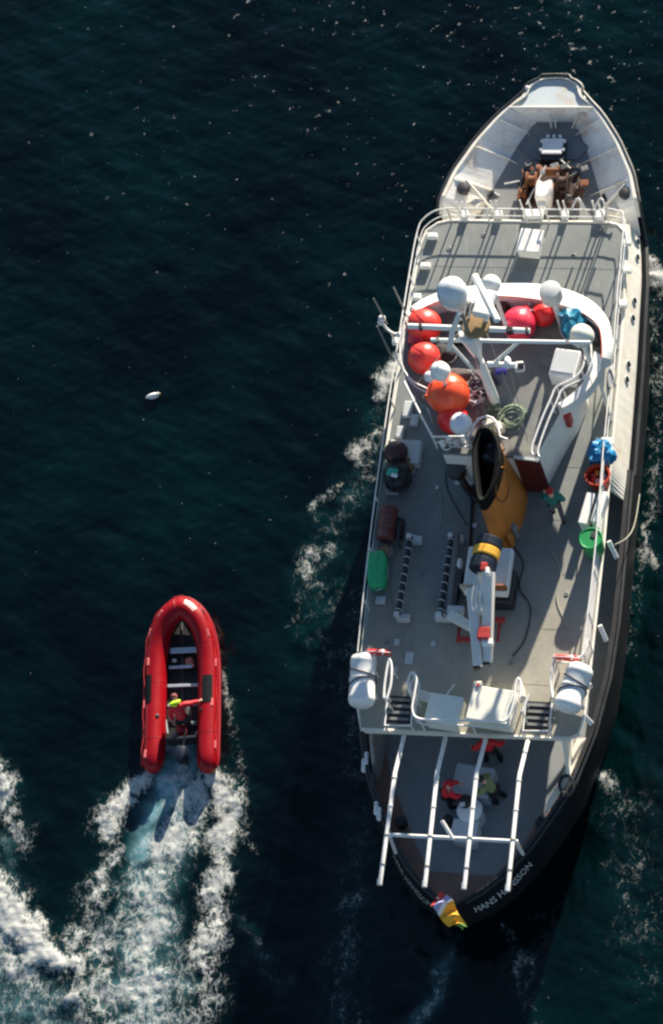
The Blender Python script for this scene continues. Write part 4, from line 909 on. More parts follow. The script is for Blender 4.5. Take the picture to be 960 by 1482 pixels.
# ---- after end of the boat deck: stair openings, lockers and guard rails
for px, py in ((579, 1028), (779, 1036)):
    c = at(px, py, BD); mb = MB(); mb.box((c.x, c.y, BD + .03), (.78, .86, .05), HEAD); so_ = mb.build('stairway', black, SHIP)
    for k in range(4): q = c + AX * (.30 - .2 * k); mb = MB(); mb.box((q.x, q.y, BD + .09 - .012 * k), (.66, .085, .05), HEAD); mb.build('stair_tread', mgrey, so_)
    rpth = [at(px - 18, py - 22, BD + .55), at(px - 22, py + 22, BD + .55), at(px + 16, py + 22, BD + .55), at(px + 20, py - 18, BD + .55)]
    mb = MB(); mb.tube(rpth, .035, n=6)
    for q in rpth: mb.tube([q, Vector((q.x, q.y, BD))], .03, n=6)
    mb.build('stair_guard', rail_m, so_)
def guard(pts, z=1.0, lower=True):
    g = [at(px, py, BD + z) for px, py in pts]; sm = smooth_path(g, 4)
    mb = MB(); mb.tube(sm, .038, n=6)
    if lower: mb.tube([up(p, -.4) for p in sm], .028, n=6)
    o = mb.build('guard_rail', rail_m, SHIP)
    for i in range(0, len(g), 2): mb = MB(); mb.tube([g[i], Vector((g[i].x, g[i].y, BD))], .028, n=6); mb.build('rail_post', rail_m, o)
guard([(593, 1003), (591, 985), (597, 973), (603, 983), (600, 1005), (597, 1028), (606, 1040), (640, 1042), (680, 1043), (720, 1044), (735, 1040), (744, 1015), (746, 993), (750, 982), (754, 990), (752, 1010)])
guard([(556, 1010), (557, 990), (562, 958), (564, 954), (567, 965), (566, 990), (560, 1012)], .9, False)
guard([(800, 1010), (797, 985), (803, 955), (808, 951), (835, 952), (846, 944), (851, 925)], .95)
guard([(756, 1030), (766, 1005)], .9, False)
lockm = mat('locker_cream', (.80, .79, .68), .45, var=.04, stain=(.55, .45, .3), stain_amt=.2)
for (px, py, sx, sy, h) in ((643, 1027, .98, .86, .62), (712, 1021, 1.30, 1.02, .70)):
    c = at(px, py, BD + h); mb = MB(); mb.box((c.x, c.y, BD + h / 2), (sx, sy, h), HEAD - .1, bev=.04); lk = mb.build('stern_locker', lockm, SHIP)
    mb = MB(); mb.box((c.x, c.y, BD + h + .03), (sx + .05, sy + .05, .06), HEAD - .1, bev=.025); mb.build('locker_lid', lockm, lk)
mb = MB(); mb.box(at(692, 991, BD + .7), (.26, .18, .16), 0, bev=.03); o_ = mb.build('junction_box', cream, SHIP); mb = MB(); mb.box(at(692, 991, BD + .80), (.10, .08, .03), 0); mb.build('red_button', hyred, o_)
mb = MB(); mb.box(at(615, 1008, BD + .35), (.5, .3, .2), -.4, bev=.04); mb.build('hose_box', cream, SHIP)
mb = MB(); mb.tube([at(647, 1005, BD + .6), at(658, 990, BD + .6)], .03, n=6); mb.build('locker_stay', cream, SHIP)
mb = MB(); mb.box(at(757, 1005, BD + .7), (.16, .3, .3), 0, bev=.04); mb.build('rail_lamp', cream, SHIP)
# boat boarding booms lying out over the rails on the starboard side
for (a, b_) in (((828, 1018, 4.3), (857, 1048, 3.6)), ((868, 905, 4.3), (878, 928, 3.9)), ((881, 783, 4.3), (893, 808, 3.9))):
    mb = MB(); mb.box((at(*a) + at(*b_)) / 2, (.14, (at(*a) - at(*b_)).length, .10), 0, q=(at(*b_) - at(*a)).to_track_quat('Y', 'Z').to_matrix(), bev=.02); mb.build('boarding_plank', rail_m, SHIP)
mb = MB(); mb.tube(smooth_path([at(890, 788, 4.2), at(905, 780, 3.6), at(915, 768, 3.0), at(921, 748, 2.4), at(926, 715, 1.8)], 5), .015, n=4); mb.build('mooring_line', rope_l, SHIP)

# ---- awning booms over the after deck
BZ = BD + .75
af = mb = MB(); 
mb.tube([at(563, 1208, BZ - .06), at(750, 1218, BZ - .06)], .062, n=8); frame = mb.build('awning_crossbar', rail_m, SHIP, smooth=True)
for (x0, y0), (xk, yk), (x1_, y1_) in (((585, 1066), (572, 1118), (550, 1280)), ((645, 1068), (633, 1118), (615, 1283)), ((703, 1070), (690, 1119), (672, 1286)), ((764, 1073), (752, 1122), (735, 1289))):
    mb = MB(); mb.tube([at(x0, y0, BD + .05), at(xk, yk, BZ), at(x1_, y1_, BZ)], .066, n=10); bo = mb.build('awning_boom', rail_m, SHIP, smooth=True)
    mb = MB(); mb.tube([at(x1_, y1_ - 8, BZ), at(x1_ - .5, y1_ + 1, BZ)], .078, n=10); mb.build('boom_end_cap', lgrey, bo)
    for k in (.04, .30, .56, .82):
        a_ = at(xk, yk, BZ).lerp(at(x1_, y1_, BZ), k); b_ = at(xk, yk, BZ).lerp(at(x1_, y1_, BZ), k + .012); mb = MB(); mb.tube([a_, b_], .082, n=10); mb.build('boom_clamp', mgrey if k > .5 else rail_m, bo)
for a, b_ in (((564, 1210, BZ), (573, 1234, 3.1)), ((745, 1216, BZ), (757, 1236, 3.3)), ((656, 1214, BZ), (640, 1188, BZ + .3))):
    mb = MB(); mb.tube([at(*a), at(*b_)], .055, n=8); mb.build('boom_support', rail_m, frame)
# ---- after main deck fittings
c = at(684, 1129, 2.65); mb = MB(); mb.box((c.x, c.y, 2.28), (1.16, .95, .76), HEAD - .1, bev=.03); mb.build('hatch_table', mat('table_grey_white', (.44, .50, .53), .5, var=.05), SHIP)
c = at(681, 1175, 2.5); mb = MB(); mb.lathe([(.36, -.6), (.34, -.5), (.24, -.35), (.24, -.1), (.36, 0), (.40, .08), (.38, .18), (.26, .24), (.02, .26)], c, n=24); cp = mb.build('capstan', white, SHIP, smooth=True)
c2 = at(672, 1158, 2.95); mb = MB(); mb.lathe([(.18, -.3), (.20, -.1), (.17, .02), (.05, .06)], c2, n=16); mb.build('capstan_motor', black, cp, smooth=True)
mb = MB(); mb.box(c2 + Vector((-.05, -.14, .05)), (.16, .14, .08), 0, bev=.03); mb.build('motor_plate', lgrey, cp)
c = at(672, 1203, 2.6); mb = MB(); mb.box((c.x, c.y, 2.25), (.72, .62, .70), HEAD - .1, bev=.05); b3 = mb.build('deck_box', white, SHIP); mb = MB(); mb.box((c.x, c.y, 2.63), (.78, .68, .06), HEAD - .1, bev=.02); mb.build('box_lid', lgrey, b3)
for px, py, r_ in ((579, 1190, .16), (583, 1186, .12), (785, 1188, .16), (780, 1192, .12), (649, 1186, .16)):
    c = at(px, py, 2.3); mb = MB(); mb.lathe([(r_ * .8, -.4), (r_ * .7, -.1), (r_, 0), (r_ * .9, .08), (.02, .1)], c, n=14); mb.build('bollard', black, SHIP, smooth=True)
for px, py in ((527, 1108), (531, 1098), (545, 1170), (549, 1178), (541, 1130)):
    c = at(px, py, 2.9); mb = MB(); mb.box(c, (.12, .4, .2), HEAD + .1, bev=.03); mb.build('fairlead', rail_m if px != 541 else black, SHIP)
for px, py in ((822, 1140),):
    c = at(px, py, 2.7); mb = MB(); mb.tube([c + Vector((.2 * math.cos(k), .3 * math.sin(k), .03 * k)) for k in np.linspace(0, 12, 40)], .05, n=6); mb.build('hanging_tyre_rope', black, SHIP)

# ---- the name on both quarters
def lettering(text, side, s_start, s_end, zc, h, mat_):
    """letters set one after another along the bulwark; each glyph bends with the plating"""
    cu = bpy.data.curves.new('name_curve', 'FONT'); cu.body = text; cu.size = 1; cu.extrude = 0; cu.resolution_u = 2; cu.offset = .012
    tmp = bpy.data.objects.new('name_tmp', cu); COL.objects.link(tmp); bpy.context.view_layer.update()
    me = bpy.data.meshes.new_from_object(tmp.evaluated_get(bpy.context.evaluated_depsgraph_get()))
    bpy.data.objects.remove(tmp); xs = [v.co.x for v in me.vertices]; x0, x1_ = min(xs), max(xs)
    bm = bmesh.new(); bm.from_mesh(me); bmesh.ops.triangulate(bm, faces=bm.faces)
    # arc length table along the knuckle..top surface
    N_ = 60; tab = []; Lc = 0; prev = None
    for i in range(N_ + 1):
        s = s_start + (s_end - s_start) * i / N_; p = hull_pt(s, 'knuckle', side)
        if prev is not None: Lc += (p - prev).length
        tab.append((Lc, s)); prev = p
    for v in bm.verts:
        k = (v.co.x - x0) / (x1_ - x0)
        s = lerp_tab(tab, k * Lc) if side > 0 else lerp_tab(tab, (1 - k) * Lc)
        a = hull_pt(s, 'knuckle', side); b_ = hull_pt(s, 'top', side)
        kk = (zc - h / 2 + v.co.y / .72 * h - 1.9) / (2.9 - 1.9); p = a.lerp(b_, kk)
        e = .05; a2 = hull_pt(s + e, 'knuckle', side); nrm = (a2 - a).cross(b_ - a).normalized()
        if nrm.dot(NX) * side < 0: nrm = -nrm
        v.co = p + nrm * .035 - SB
    bm.to_mesh(me); bm.free(); me.materials.append(mat_)
    o = bpy.data.objects.new('ship_name', me); COL.objects.link(o); o.parent = hull
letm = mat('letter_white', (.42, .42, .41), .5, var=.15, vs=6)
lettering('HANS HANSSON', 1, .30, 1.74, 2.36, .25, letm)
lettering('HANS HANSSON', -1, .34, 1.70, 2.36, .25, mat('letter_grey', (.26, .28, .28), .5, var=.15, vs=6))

# ================================================================ THINGS STANDING ON THE SHIP
def qdir(v): return v.to_track_quat('Z', 'Y').to_matrix()
def fender(px, py, rp_, z0, m, label, seed):
    r = rp_ / 44.5; c = at(px, py, z0 + r * .98); rnd = random.Random(seed)
    ax_ = Vector((rnd.uniform(-.7, .7), rnd.uniform(-.2, .9), rnd.uniform(-.1, .5))).normalized(); q = qdir(ax_)
    t = thing('ball_fender', label, 'fender', (c.x, c.y, z0), 'inflated ball fenders stowed on the ship')
    prof = [(r * math.sin(math.pi * i / 16) * (1 - .10 * math.cos(math.pi * i / 16) ** 2 + .05 * math.cos(math.pi * i / 16)), -r * math.cos(math.pi * i / 16)) for i in range(15)] + [(r * .16, r * 1.0), (r * .15, r * 1.10), (.01, r * 1.12)]
    mb = MB(); mb.lathe(prof, c, q, 28); mb.build('fender_ball', m, t, smooth=True)
    mb = MB(); mb.tube([c + q @ Vector((r * .10 * math.cos(k), 0, r * 1.14 + r * .10 * math.sin(k))) for k in np.linspace(0, 2 * math.pi, 12)[:-1]], .03, n=6, closed=True); mb.build('rope_eye', black, t)
    for k in range(4):
        a = math.pi * k / 4; pts = [c + q @ Vector((r * 1.003 * math.sin(b_) * math.cos(a), r * 1.003 * math.sin(b_) * math.sin(a), -r * 1.003 * math.cos(b_))) for b_ in np.linspace(.15, 2 * math.pi - .15, 36)]
        if k % 2 == 0: mb = MB(); mb.tube(pts, .008, n=4); mb.build('moulded_seam', m, t)
    return t
fender(614, 471, 24, RF, f_coral, 'coral red ball fender under the left end of the upper white yard', 1)
fender(606, 492, 15, RF, f_pink, 'small dark pink ball fender wedged below the left yard end, between two larger ones', 2)
fender(614, 518, 22.5, RF, f_coral, 'faded coral ball fender just left of the small white radome', 3)
fender(649, 571, 29, RF + .1, f_orange, 'largest, bright orange-red ball fender on the wheelhouse roof', 4)
fender(656, 606, 21, RF, f_red, 'dark red ball fender mostly hidden below the largest orange one', 5)
fender(752, 468, 23.5, RF, f_pink, 'pink-red ball fender behind the right end of the upper yard', 6)
fender(787, 455, 17, RF, f_red, 'small bright red ball fender just left of the teal tarpaulin bundle', 7)
fender(573, 655, 17, BD + .15, f_dark, 'dark brown ball fender by the port rail, above the black bundle', 8)
def bundle(name, px, py, rx, ry, h, z0, m, label, cat, seed, group=None, folds=.16, boxy=1.0):
    c = at(px, py, z0 + h / 2); base = Vector((c.x, c.y, z0)); t = thing(name, label, cat, base, group)
    mb = MB(); n, k_ = 30, 16; rings = []
    for i in range(k_ + 1):
        th = math.pi * i / k_ * .97 + .03; ring = []
        for j in range(n):
            ph = 2 * math.pi * j / n; d = Vector((math.sin(th) * math.cos(ph), math.sin(th) * math.sin(ph), math.cos(th)))
            d0 = d; d = Vector([math.copysign(abs(k2) ** boxy, k2) for k2 in d])
            f = 1 + folds * mnoise.noise(d * 2.1 + Vector((seed, 0, 0))) + folds * .8 * abs(mnoise.noise(d * 4.6 + Vector((0, seed, 0)))) - folds * .3
            ring.append(base + Vector((rx * d.x * f, ry * d.y * f, max(0.0, h / 2 + d.z * f * h / 2))))
        rings.append(ring)
    mb.loft(rings, cap=True); mb.build('wrapped_cover', m, t, smooth=True)
    rp2 = []
    for j in range(26):
        ph = 2 * math.pi * j / 26; rp2.append(base + Vector((rx * 1.02 * math.cos(ph), ry * 1.02 * math.sin(ph), h * .42 + .03 * math.sin(3 * ph))))
    mb = MB(); mb.tube(rp2, .018, n=5, closed=True); mb.build('lashing_rope', rope_w if m not in (black,) else dgrey, t)
    return t
bundle('tarpaulin_bundle', 829, 470, .40, .52, .85, RF, tarp2, 'teal tarpaulin bundle on the wheelhouse roof beside the cream radome', 'tarpaulin', 3.3, 'blue tarpaulin bundles', folds=.34, boxy=.8)
bundle('tarpaulin_bundle', 871, 657, .40, .36, .8, BD + .1, tarp, 'bright blue tarpaulin bundle by the starboard rail above the red tub', 'tarpaulin', 7.7, 'blue tarpaulin bundles', folds=.34, boxy=.7)
bb_ = bundle('gear_bundle', 576, 690, .42, .50, .85, BD, black, 'black wrapped bundle topped with a teal and white cloth by the port rail', 'bundle', 1.9, folds=.25)
mb = MB(); mb.box(at(568, 683, BD + .93), (.34, .26, .05), -.35, bev=.02); mb.build('teal_cloth', tealrag, bb_); mb = MB(); mb.box(at(571, 688, BD + .96), (.20, .12, .04), -.35, bev=.015); mb.build('white_cloth', white, bb_)
bundle('gear_bundle', 590, 673, .22, .35, .45, BD, mat('olive_canvas', (.16, .12, .06), .8, var=.4), 'small olive brown canvas bundle right of the dark ball fender', 'bundle', 5.1)
bundle('gear_bundle', 556, 797, .24, .20, .35, BD, mat('tan_canvas', (.35, .22, .13), .8, var=.3), 'small tan canvas bundle between the brown drum and the green net', 'bundle', 6.1)
bundle('net_bundle', 547, 826, .30, .62, .5, BD + .1, green2, 'long green net bundle lashed along the port rail', 'net', 2.7, folds=.10, boxy=.45)
# brown drum on its side
c = at(561, 758, BD + .45); t = thing('steel_drum', 'dark brown drum lying along the port rail above the green net', 'drum', (c.x, c.y, BD))
mb = MB(); mb.lathe([(.02, -.52), (.26, -.52), (.285, -.50), (.27, -.46), (.27, -.18), (.29, -.16), (.27, -.14), (.27, .14), (.29, .16), (.27, .18), (.27, .46), (.285, .50), (.26, .52), (.02, .52)], c, qdir(AX), 22); mb.build('drum_shell', mat('drum_brown', (.12, .035, .03), .45, var=.25, stain=(.3, .12, .08), stain_amt=.3), t, smooth=True)
for o_ in (-.3, .3): mb = MB(); mb.box(c + AX * o_ + Vector((0, 0, -.3)), (.65, .10, .22), HEAD, bev=.02); mb.build('drum_cradle', black, t)
c = at(578, 764, BD + .25); t = thing('motor_pump', 'black pump standing right of the brown drum', 'pump', (c.x, c.y, BD))
mb = MB(); mb.box((c.x, c.y, BD + .18), (.26, .6, .36), HEAD, bev=.05); b_ = mb.build('pump_body', black, t); mb = MB(); mb.tube([(c.x, c.y, BD + .4), (c.x - .05, c.y - .5, BD + .35), (c.x, c.y - .62, BD + .1)], .05, n=8); mb.build('pump_hose', dgrey, t)
# red tub
c = at(865, 687, BD + .6); t = thing('fish_tub', 'orange-red round tub of gear below the blue tarpaulin', 'tub', (c.x, c.y, BD)); b0_ = Vector((c.x, c.y, BD))
mb = MB(); mb.lathe([(.30, 0), (.36, .5), (.40, .58), (.40, .62), (.34, .62), (.30, .30), (.01, .28)], b0_, n=24, sy=.92); mb.build('tub_shell', redtub, t, smooth=True)
for k in range(7):
    a = k * .9; mb = MB(); q = b0_ + Vector((.16 * math.cos(a), .15 * math.sin(a), .42)); mb.box(q, (.17, .13, .14), a, bev=.03); mb.build('tub_content', (white, green2, gloss_o, redtub, f_red, lgrey, f_orange)[k], t)
# twin white boxes
for k, (px, py, lb) in enumerate(((849, 735, 'left one of two narrow white boxes side by side above the green tub'), (867, 733, 'right one of two narrow white boxes, the one against the starboard rail'))):
    c = at(px, py, BD + .55); t = thing('insulated_box', lb, 'box', (c.x, c.y, BD), 'pair of white boxes by the starboard rail')
    mb = MB(); mb.box((c.x, c.y, BD + .24), (.25, 1.02, .48), HEAD - .15, bev=.03); mb.build('box_body', white, t); mb = MB(); mb.box((c.x, c.y, BD + .51), (.27, 1.06, .07), HEAD - .15, bev=.025); mb.build('box_lid', white, t)
c = at(873, 642, BD + .5); t = thing('insulated_box', 'white box with its edge showing above the blue tarpaulin', 'box', (c.x, c.y, BD)); mb = MB(); mb.box((c.x, c.y, BD + .22), (.5, .4, .44), HEAD, bev=.03); mb.build('box_body', white, t); mb = MB(); mb.box((c.x, c.y, BD + .47), (.54, .44, .06), HEAD, bev=.02); mb.build('box_lid', white, t)
# green tub
c = at(855, 779, BD + .95); t = thing('green_barrel', 'bright green round barrel on the starboard side of the boat deck', 'barrel', (c.x, c.y, BD)); b0_ = Vector((c.x, c.y, BD))
mb = MB(); mb.lathe([(.26, .06), (.30, .12), (.33, .5), (.33, .86), (.36, .88), (.36, .95), (.33, .98), (.30, .95), (.01, .945)], b0_, n=26); mb.build('barrel_shell', green, t, smooth=True)
mb = MB(); mb.lathe([(.10, 0), (.10, .03), (.01, .035)], b0_ + Vector((.1, .1, .945)), n=12); mb.build('bung', dgrey, t); mb = MB(); mb.lathe([(.27, 0), (.27, .09), (.01, .1)], b0_, n=18); mb.build('barrel_foot', black, t)
# ropes
def coil(name, px, py, z, r, n, m, label, seed, tang=.0, rr=.022, hgt=.18):
    rnd = random.Random(seed); c = at(px, py, z); pts = []
    for i in range(n * 12):
        a = i / 12 * 2 * math.pi; k = 1 - .55 * (i / (n * 12)) * rnd.uniform(.9, 1.1) if not tang else rnd.uniform(.45, 1.05)
        pts.append(Vector((c.x + r * k * math.cos(a) + tang * rnd.uniform(-1, 1), c.y + r * k * .95 * math.sin(a) + tang * rnd.uniform(-1, 1), z + .03 + hgt * (i % 30) / 30 * rnd.uniform(.5, 1))))
    mb = MB(); mb.tube(smooth_path(pts, 2), rr, n=5); o = mb.build(name, m); tag(o, label, 'rope'); return o
coil('rope_coil', 742, 604, RF, .44, 6, rope_g, 'green-grey coil of rope on the roof right of the funnel', 3, hgt=.15)
coil('rope_coil', 722, 622, RF, .26, 4, rope_l, 'pale coil of rope close to the funnel mouth', 4, hgt=.2)
coil('rope_heap', 700, 560, RF, .40, 7, rope_p, 'tangled black and purple heap of rope at the foot of the mast', 5, tang=.10, rr=.03, hgt=.4)
coil('rope_heap', 690, 580, RF, .25, 4, rope_w, 'small whitish tangle of rope beside the black rope heap', 6, tang=.06, rr=.02, hgt=.45)
coil('rope_heap', 715, 600, RF, .36, 5, rope_g, 'loose dark green tangle of rope in front of the funnel mouth', 8, tang=.08, rr=.025, hgt=.2)
# dark canvas bundles between the fenders
bundle('gear_bundle', 655, 545, .62, .26, .5, RF, mat('brown_canvas', (.07, .055, .05), .8, var=.3), 'long dark canvas bundle above the largest orange fender', 'bundle', 8.8)
bundle('gear_bundle', 640, 512, .45, .35, .5, RF, mat('black_canvas', (.02, .018, .018), .8, var=.3), 'black canvas bundle right of the faded coral fender', 'bundle', 4.8)
# life rafts
def liferaft(pa, pb, z, label):
    a, b_ = at(*pa, z), at(*pb, z); c = (a + b_) / 2; d = (a - b_); L = d.length / 2; d.normalize(); q = qdir(d); r = .40
    t = thing('liferaft_canister', label, 'liferaft', (c.x, c.y, BD), 'white liferaft canisters at the after corners')
    prof = [(.02, -L), (r * .72, -L), (r * .93, -L + .07), (r, -L + .17), (r, -L + .28), (r * .965, -L + .30), (r * .965, -.02), (r * 1.02, -.015), (r * 1.02, .015), (r * .965, .02), (r * .965, L - .30), (r, L - .28), (r, L - .17), (r * .93, L - .07), (r * .72, L), (.02, L)]
    mb = MB(); mb.lathe(prof, c, q, 28); mb.build('canister_shell', white, t, smooth=True)
    for k, (o1, o2) in enumerate(((.22, .10), (-.14, .12))):
        mb = MB(); mb.tube([c + q @ Vector((r * 1.015 * math.cos(p), r * 1.015 * math.sin(p), o1 - (.14 if k == 0 else -.14) * math.cos(p - 2.6))) for p in np.linspace(0, 2 * math.pi, 33)[:-1]], .022, n=6, closed=True); mb.build('strap', black, t)
    for o_ in (-.35, .35): mb = MB(); mb.box(c + d * o_ + Vector((0, 0, -.42)), (.75, .08, .3), math.atan2(d.y, d.x) - math.pi / 2, bev=.02); mb.build('cradle', rail_m, t)
    return t
liferaft((527, 949), (523, 1021), 5.05, 'white liferaft canister on the port after corner, hanging over the sea')
liferaft((842, 964), (819, 1028), 5.05, 'white liferaft canister on the starboard after corner, tilted beside the rail')
def lifebuoy(px, py, z, label, m, tilt):
    c = at(px, py, z); q = qdir((AX + Vector((0, 0, tilt))).normalized()); t = thing('lifebuoy', label, 'lifebuoy', (c.x, c.y, z - .4), 'red lifebuoys on the after rails')
    mb = MB(); mb.tube([c + q @ Vector((.34 * math.cos(a), .34 * math.sin(a), 0)) for a in np.linspace(0, 2 * math.pi, 29)[:-1]], .075, n=10, closed=True); mb.build('buoy_ring', m, t, smooth=True)
    for k in range(4):
        a = k * math.pi / 2 + .6; mb = MB(); mb.tube([c + q @ Vector((.34 * math.cos(a + o_), .34 * math.sin(a + o_), 0)) for o_ in (-.09, 0, .09)], .082, n=10); mb.build('white_band', white, t, smooth=True)
    mb = MB(); mb.tube([c + q @ Vector((.45 * math.cos(a), .45 * math.sin(a), .0)) for a in np.linspace(0, 2 * math.pi, 25)[:-1]], .012, n=4, closed=True); mb.build('grab_line', rope_w, t)
lifebuoy(548, 944, 5.0, 'red lifebuoy on the rail above the port liferaft', f_red, .35); lifebuoy(820, 952, 5.0, 'red lifebuoy on the rail above the starboard liferaft', f_coral, .35)

# flag at the stern
fs = sh(.05, 0, 2.9); t = thing('ensign', 'yellow, white and lilac ensign flapping on a short staff at the very stern', 'flag', (fs.x, fs.y, 2.9))
tip = at(633, 1299, 4.0); mb = MB(); mb.tube([fs, tip], .022, n=6); mb.build('flag_staff', rail_m, t)
P0, P1 = at(630, 1303, 3.9), at(671, 1345, 3.0); d = P1 - P0; sd_ = Vector((-d.y, d.x, 0)).normalized(); rows = []
for i in range(29):
    u = i / 28; row = []
    for j in range(13):
        v = j / 12; wv = .10 * math.sin(u * 9 + v * 2.2) * u + .06 * math.sin(u * 17 - v * 5)
        row.append(P0 + d * u + sd_ * ((v - .42) * (.46 + .16 * math.sin(u * 5)) * (1 - .35 * sstep(.75, 1, u)) + .05 * math.sin(u * 8)) + Vector((0, 0, wv * 1.8 + .12 * math.sin(v * 3.1))))
    rows.append(row)
for nm, m_, u0_, u1_ in (('red_stripe', fred, 0, 3), ('lilac_stripe', lilac, 3, 7), ('white_stripe', fwhite, 7, 9), ('yellow_stripe', fyel, 9, 25), ('green_corner', fgreen, 25, 28)):
    mb = MB(); mb.loft(rows[u0_:u1_ + 1], closed=False); mb.build(nm, m_, t, smooth=True)

# ================================================================ PEOPLE
def skin_mesh(name, nodes, edges, m, parent, sub=1, root=None):
    names = list(nodes); me = bpy.data.meshes.new(name + '_skeleton'); me.from_pydata([nodes[k][0] for k in names], [(names.index(a), names.index(b_)) for a, b_ in edges], [])
    o = bpy.data.objects.new('skeleton_tmp', me); COL.objects.link(o); md = o.modifiers.new('skin', 'SKIN'); md.use_smooth_shade = True; md.branch_smoothing = .6
    for i, k in enumerate(names):
        r = nodes[k][1]; sv = me.skin_vertices[0].data[i]; sv.radius = (r, r) if isinstance(r, float) else r; sv.use_root = (k == (root or names[0]))
    s = o.modifiers.new('sub', 'SUBSURF'); s.levels = sub; s.render_levels = sub
    bpy.context.view_layer.update()
    res = bpy.data.meshes.new_from_object(o.evaluated_get(bpy.context.evaluated_depsgraph_get())); bpy.data.objects.remove(o)
    res.materials.clear(); res.materials.append(m); res.name = name
    q = bpy.data.objects.new(name, res); COL.objects.link(q); q.parent = parent; return q
def person(loc, rz, J, jacket, trousers, head_m, label, hat=None, hood=None):
    t = thing('person', label, 'person', loc, local=True, rz=rz); g = {k: Vector(v) for k, v in J.items()}
    n = {'pelvis': (g['pelvis'], (.13, .10)), 'chest': (g['chest'], (.15, .11)), 'neckb': (g['neck'], .065), 'head': (g['head'], (.085, .095)), 'crown': (g['crown'], (.075, .085))}
    e = [('pelvis', 'chest'), ('chest', 'neckb'), ('neckb', 'head'), ('head', 'crown')]
    for s in 'LR':
        for a, r in (('sh', .065), ('el', .048), ('wr', .032)): n[a + s] = (g[a + s], r)
        for a, r in (('hip', .095), ('knee', .065), ('ank', .045), ('toe', .04)): n[a + s] = (g[a + s], r)
        e += [('chest', 'sh' + s), ('sh' + s, 'el' + s), ('el' + s, 'wr' + s), ('pelvis', 'hip' + s), ('hip' + s, 'knee' + s), ('knee' + s, 'ank' + s), ('ank' + s, 'toe' + s)]
        d = (g['wr' + s] - g['el' + s]).normalized(); sdv = d.cross(Vector((0, 0, 1))); sdv = sdv.normalized() if sdv.length > .1 else Vector((1, 0, 0)); dn = d.cross(sdv) * (1 if d.cross(sdv).z < 0 else -1)
        palm = g['wr' + s] + d * .06; n['palm' + s] = (palm, (.036, .018)); e.append(('wr' + s, 'palm' + s))
        for k in range(4):
            o_ = (k - 1.5) * .021; L = (.068, .08, .075, .058)[k]; b0_ = palm + d * .035 + sdv * o_
            n['f%d%sa' % (k, s)] = (b0_, .0095); n['f%d%sb' % (k, s)] = (b0_ + d * L * .5 + dn * .012, .009); n['f%d%sc' % (k, s)] = (b0_ + d * L * .85 + dn * .035, .0075)
            e += [('palm' + s, 'f%d%sa' % (k, s)), ('f%d%sa' % (k, s), 'f%d%sb' % (k, s)), ('f%d%sb' % (k, s), 'f%d%sc' % (k, s))]
        sg = 1 if s == 'L' else -1
        n['t%sa' % s] = (palm - d * .02 + sdv * .04 * sg, .011); n['t%sb' % s] = (palm + d * .03 + sdv * .062 * sg + dn * .015, .009); e += [('palm' + s, 't%sa' % s), ('t%sa' % s, 't%sb' % s)]
    skin_mesh('body', n, e, skin, t, 2, 'pelvis')
    f = (g['crown'] - g['head']).normalized(); fw = Vector((0, 1, 0)); fw = (fw - f * fw.dot(f)).normalized(); rt = fw.cross(f)
    hc = g['head'].lerp(g['crown'], .25)
    mb = MB(); mb.lathe([(.012, -.03), (.016, -.01), (.009, .02), (.002, .03)], hc + fw * .097, n=8); mb.build('nose', skin, t, smooth=True)
    for a in (-.034, .034):
        mb = MB(); mb.sphere(hc + fw * .085 + rt * a + f * .03, .013, 8, 6); mb.build('eye', black, t)
        mb = MB(); mb.sphere(hc + rt * a * 2.6, .024, 8, 6, (.5, 1, 1.3)); mb.build('ear', skin, t)
    mb = MB(); mb.box(hc + fw * .088 - f * .045, (.045, .012, .009)); mb.build('mouth', c_redcap, t)
    mb = MB(); q = qdir((f - fw * .25).normalized()); hb_ = hc + f * .035 - fw * .01
    mb.lathe([(.106, -.02), (.112, .02), (.105, .06), (.082, .095), (.045, .115), (.004, .12)], hb_, q, 18)
    mb.build('knit_cap' if hat else 'hair', hat or head_m, t, smooth=True)
    jn = {'w': (g['pelvis'] - (g['chest'] - g['pelvis']) * .12, (.21, .17)), 'chest': (g['chest'], (.20, .15)), 'nk': (g['neck'] - (g['neck'] - g['chest']) * .35, .11)}
    je = [('w', 'chest'), ('chest', 'nk')]
    for s in 'LR': jn['sh' + s] = (g['sh' + s], .115); jn['el' + s] = (g['el' + s], .095); jn['wr' + s] = (g['el' + s].lerp(g['wr' + s], .93), .07); je += [('chest', 'sh' + s), ('sh' + s, 'el' + s), ('el' + s, 'wr' + s)]
    jk = skin_mesh('jacket', jn, je, jacket, t, 2, 'chest')
    tn = {'p': (g['pelvis'], (.165, .135))}; te = []
    for s in 'LR': tn['hip' + s] = (g['hip' + s], .115); tn['knee' + s] = (g['knee' + s], .085); tn['ank' + s] = (g['ank' + s] + Vector((0, 0, .02)), .07); te += [('p', 'hip' + s), ('hip' + s, 'knee' + s), ('knee' + s, 'ank' + s)]
    skin_mesh('trousers', tn, te, trousers, t, 2, 'p')
    for s in 'LR':
        a, b_ = g['ank' + s], g['toe' + s]; mb = MB(); mb.tube([a + Vector((0, 0, .06)), a + Vector((0, 0, -.02)) , a.lerp(b_, .5) , b_, b_ + (b_ - a) * .25], [.06, .065, .055, .05, .025], n=10); mb.build('boot', black, t, smooth=True)
    if hood:
        c = g['neck'] - fw * .03; mb = MB(); mb.tube([c + rt * (.15 * math.cos(a)) - (fw * .15 * math.sin(a)) + f * (.02 - .05 * math.sin(a)) for a in np.linspace(-.35, math.pi + .35, 14)], [.03, .05] + [.065] * 10 + [.05, .03], n=8); mb.build('hood', hood, jk, smooth=True)
        mb = MB(); mb.sphere(c - fw * .10 - f * .03, .12, 12, 8, (1.1, .9, .6)); mb.build('hood', hood, jk, smooth=True)
    return t
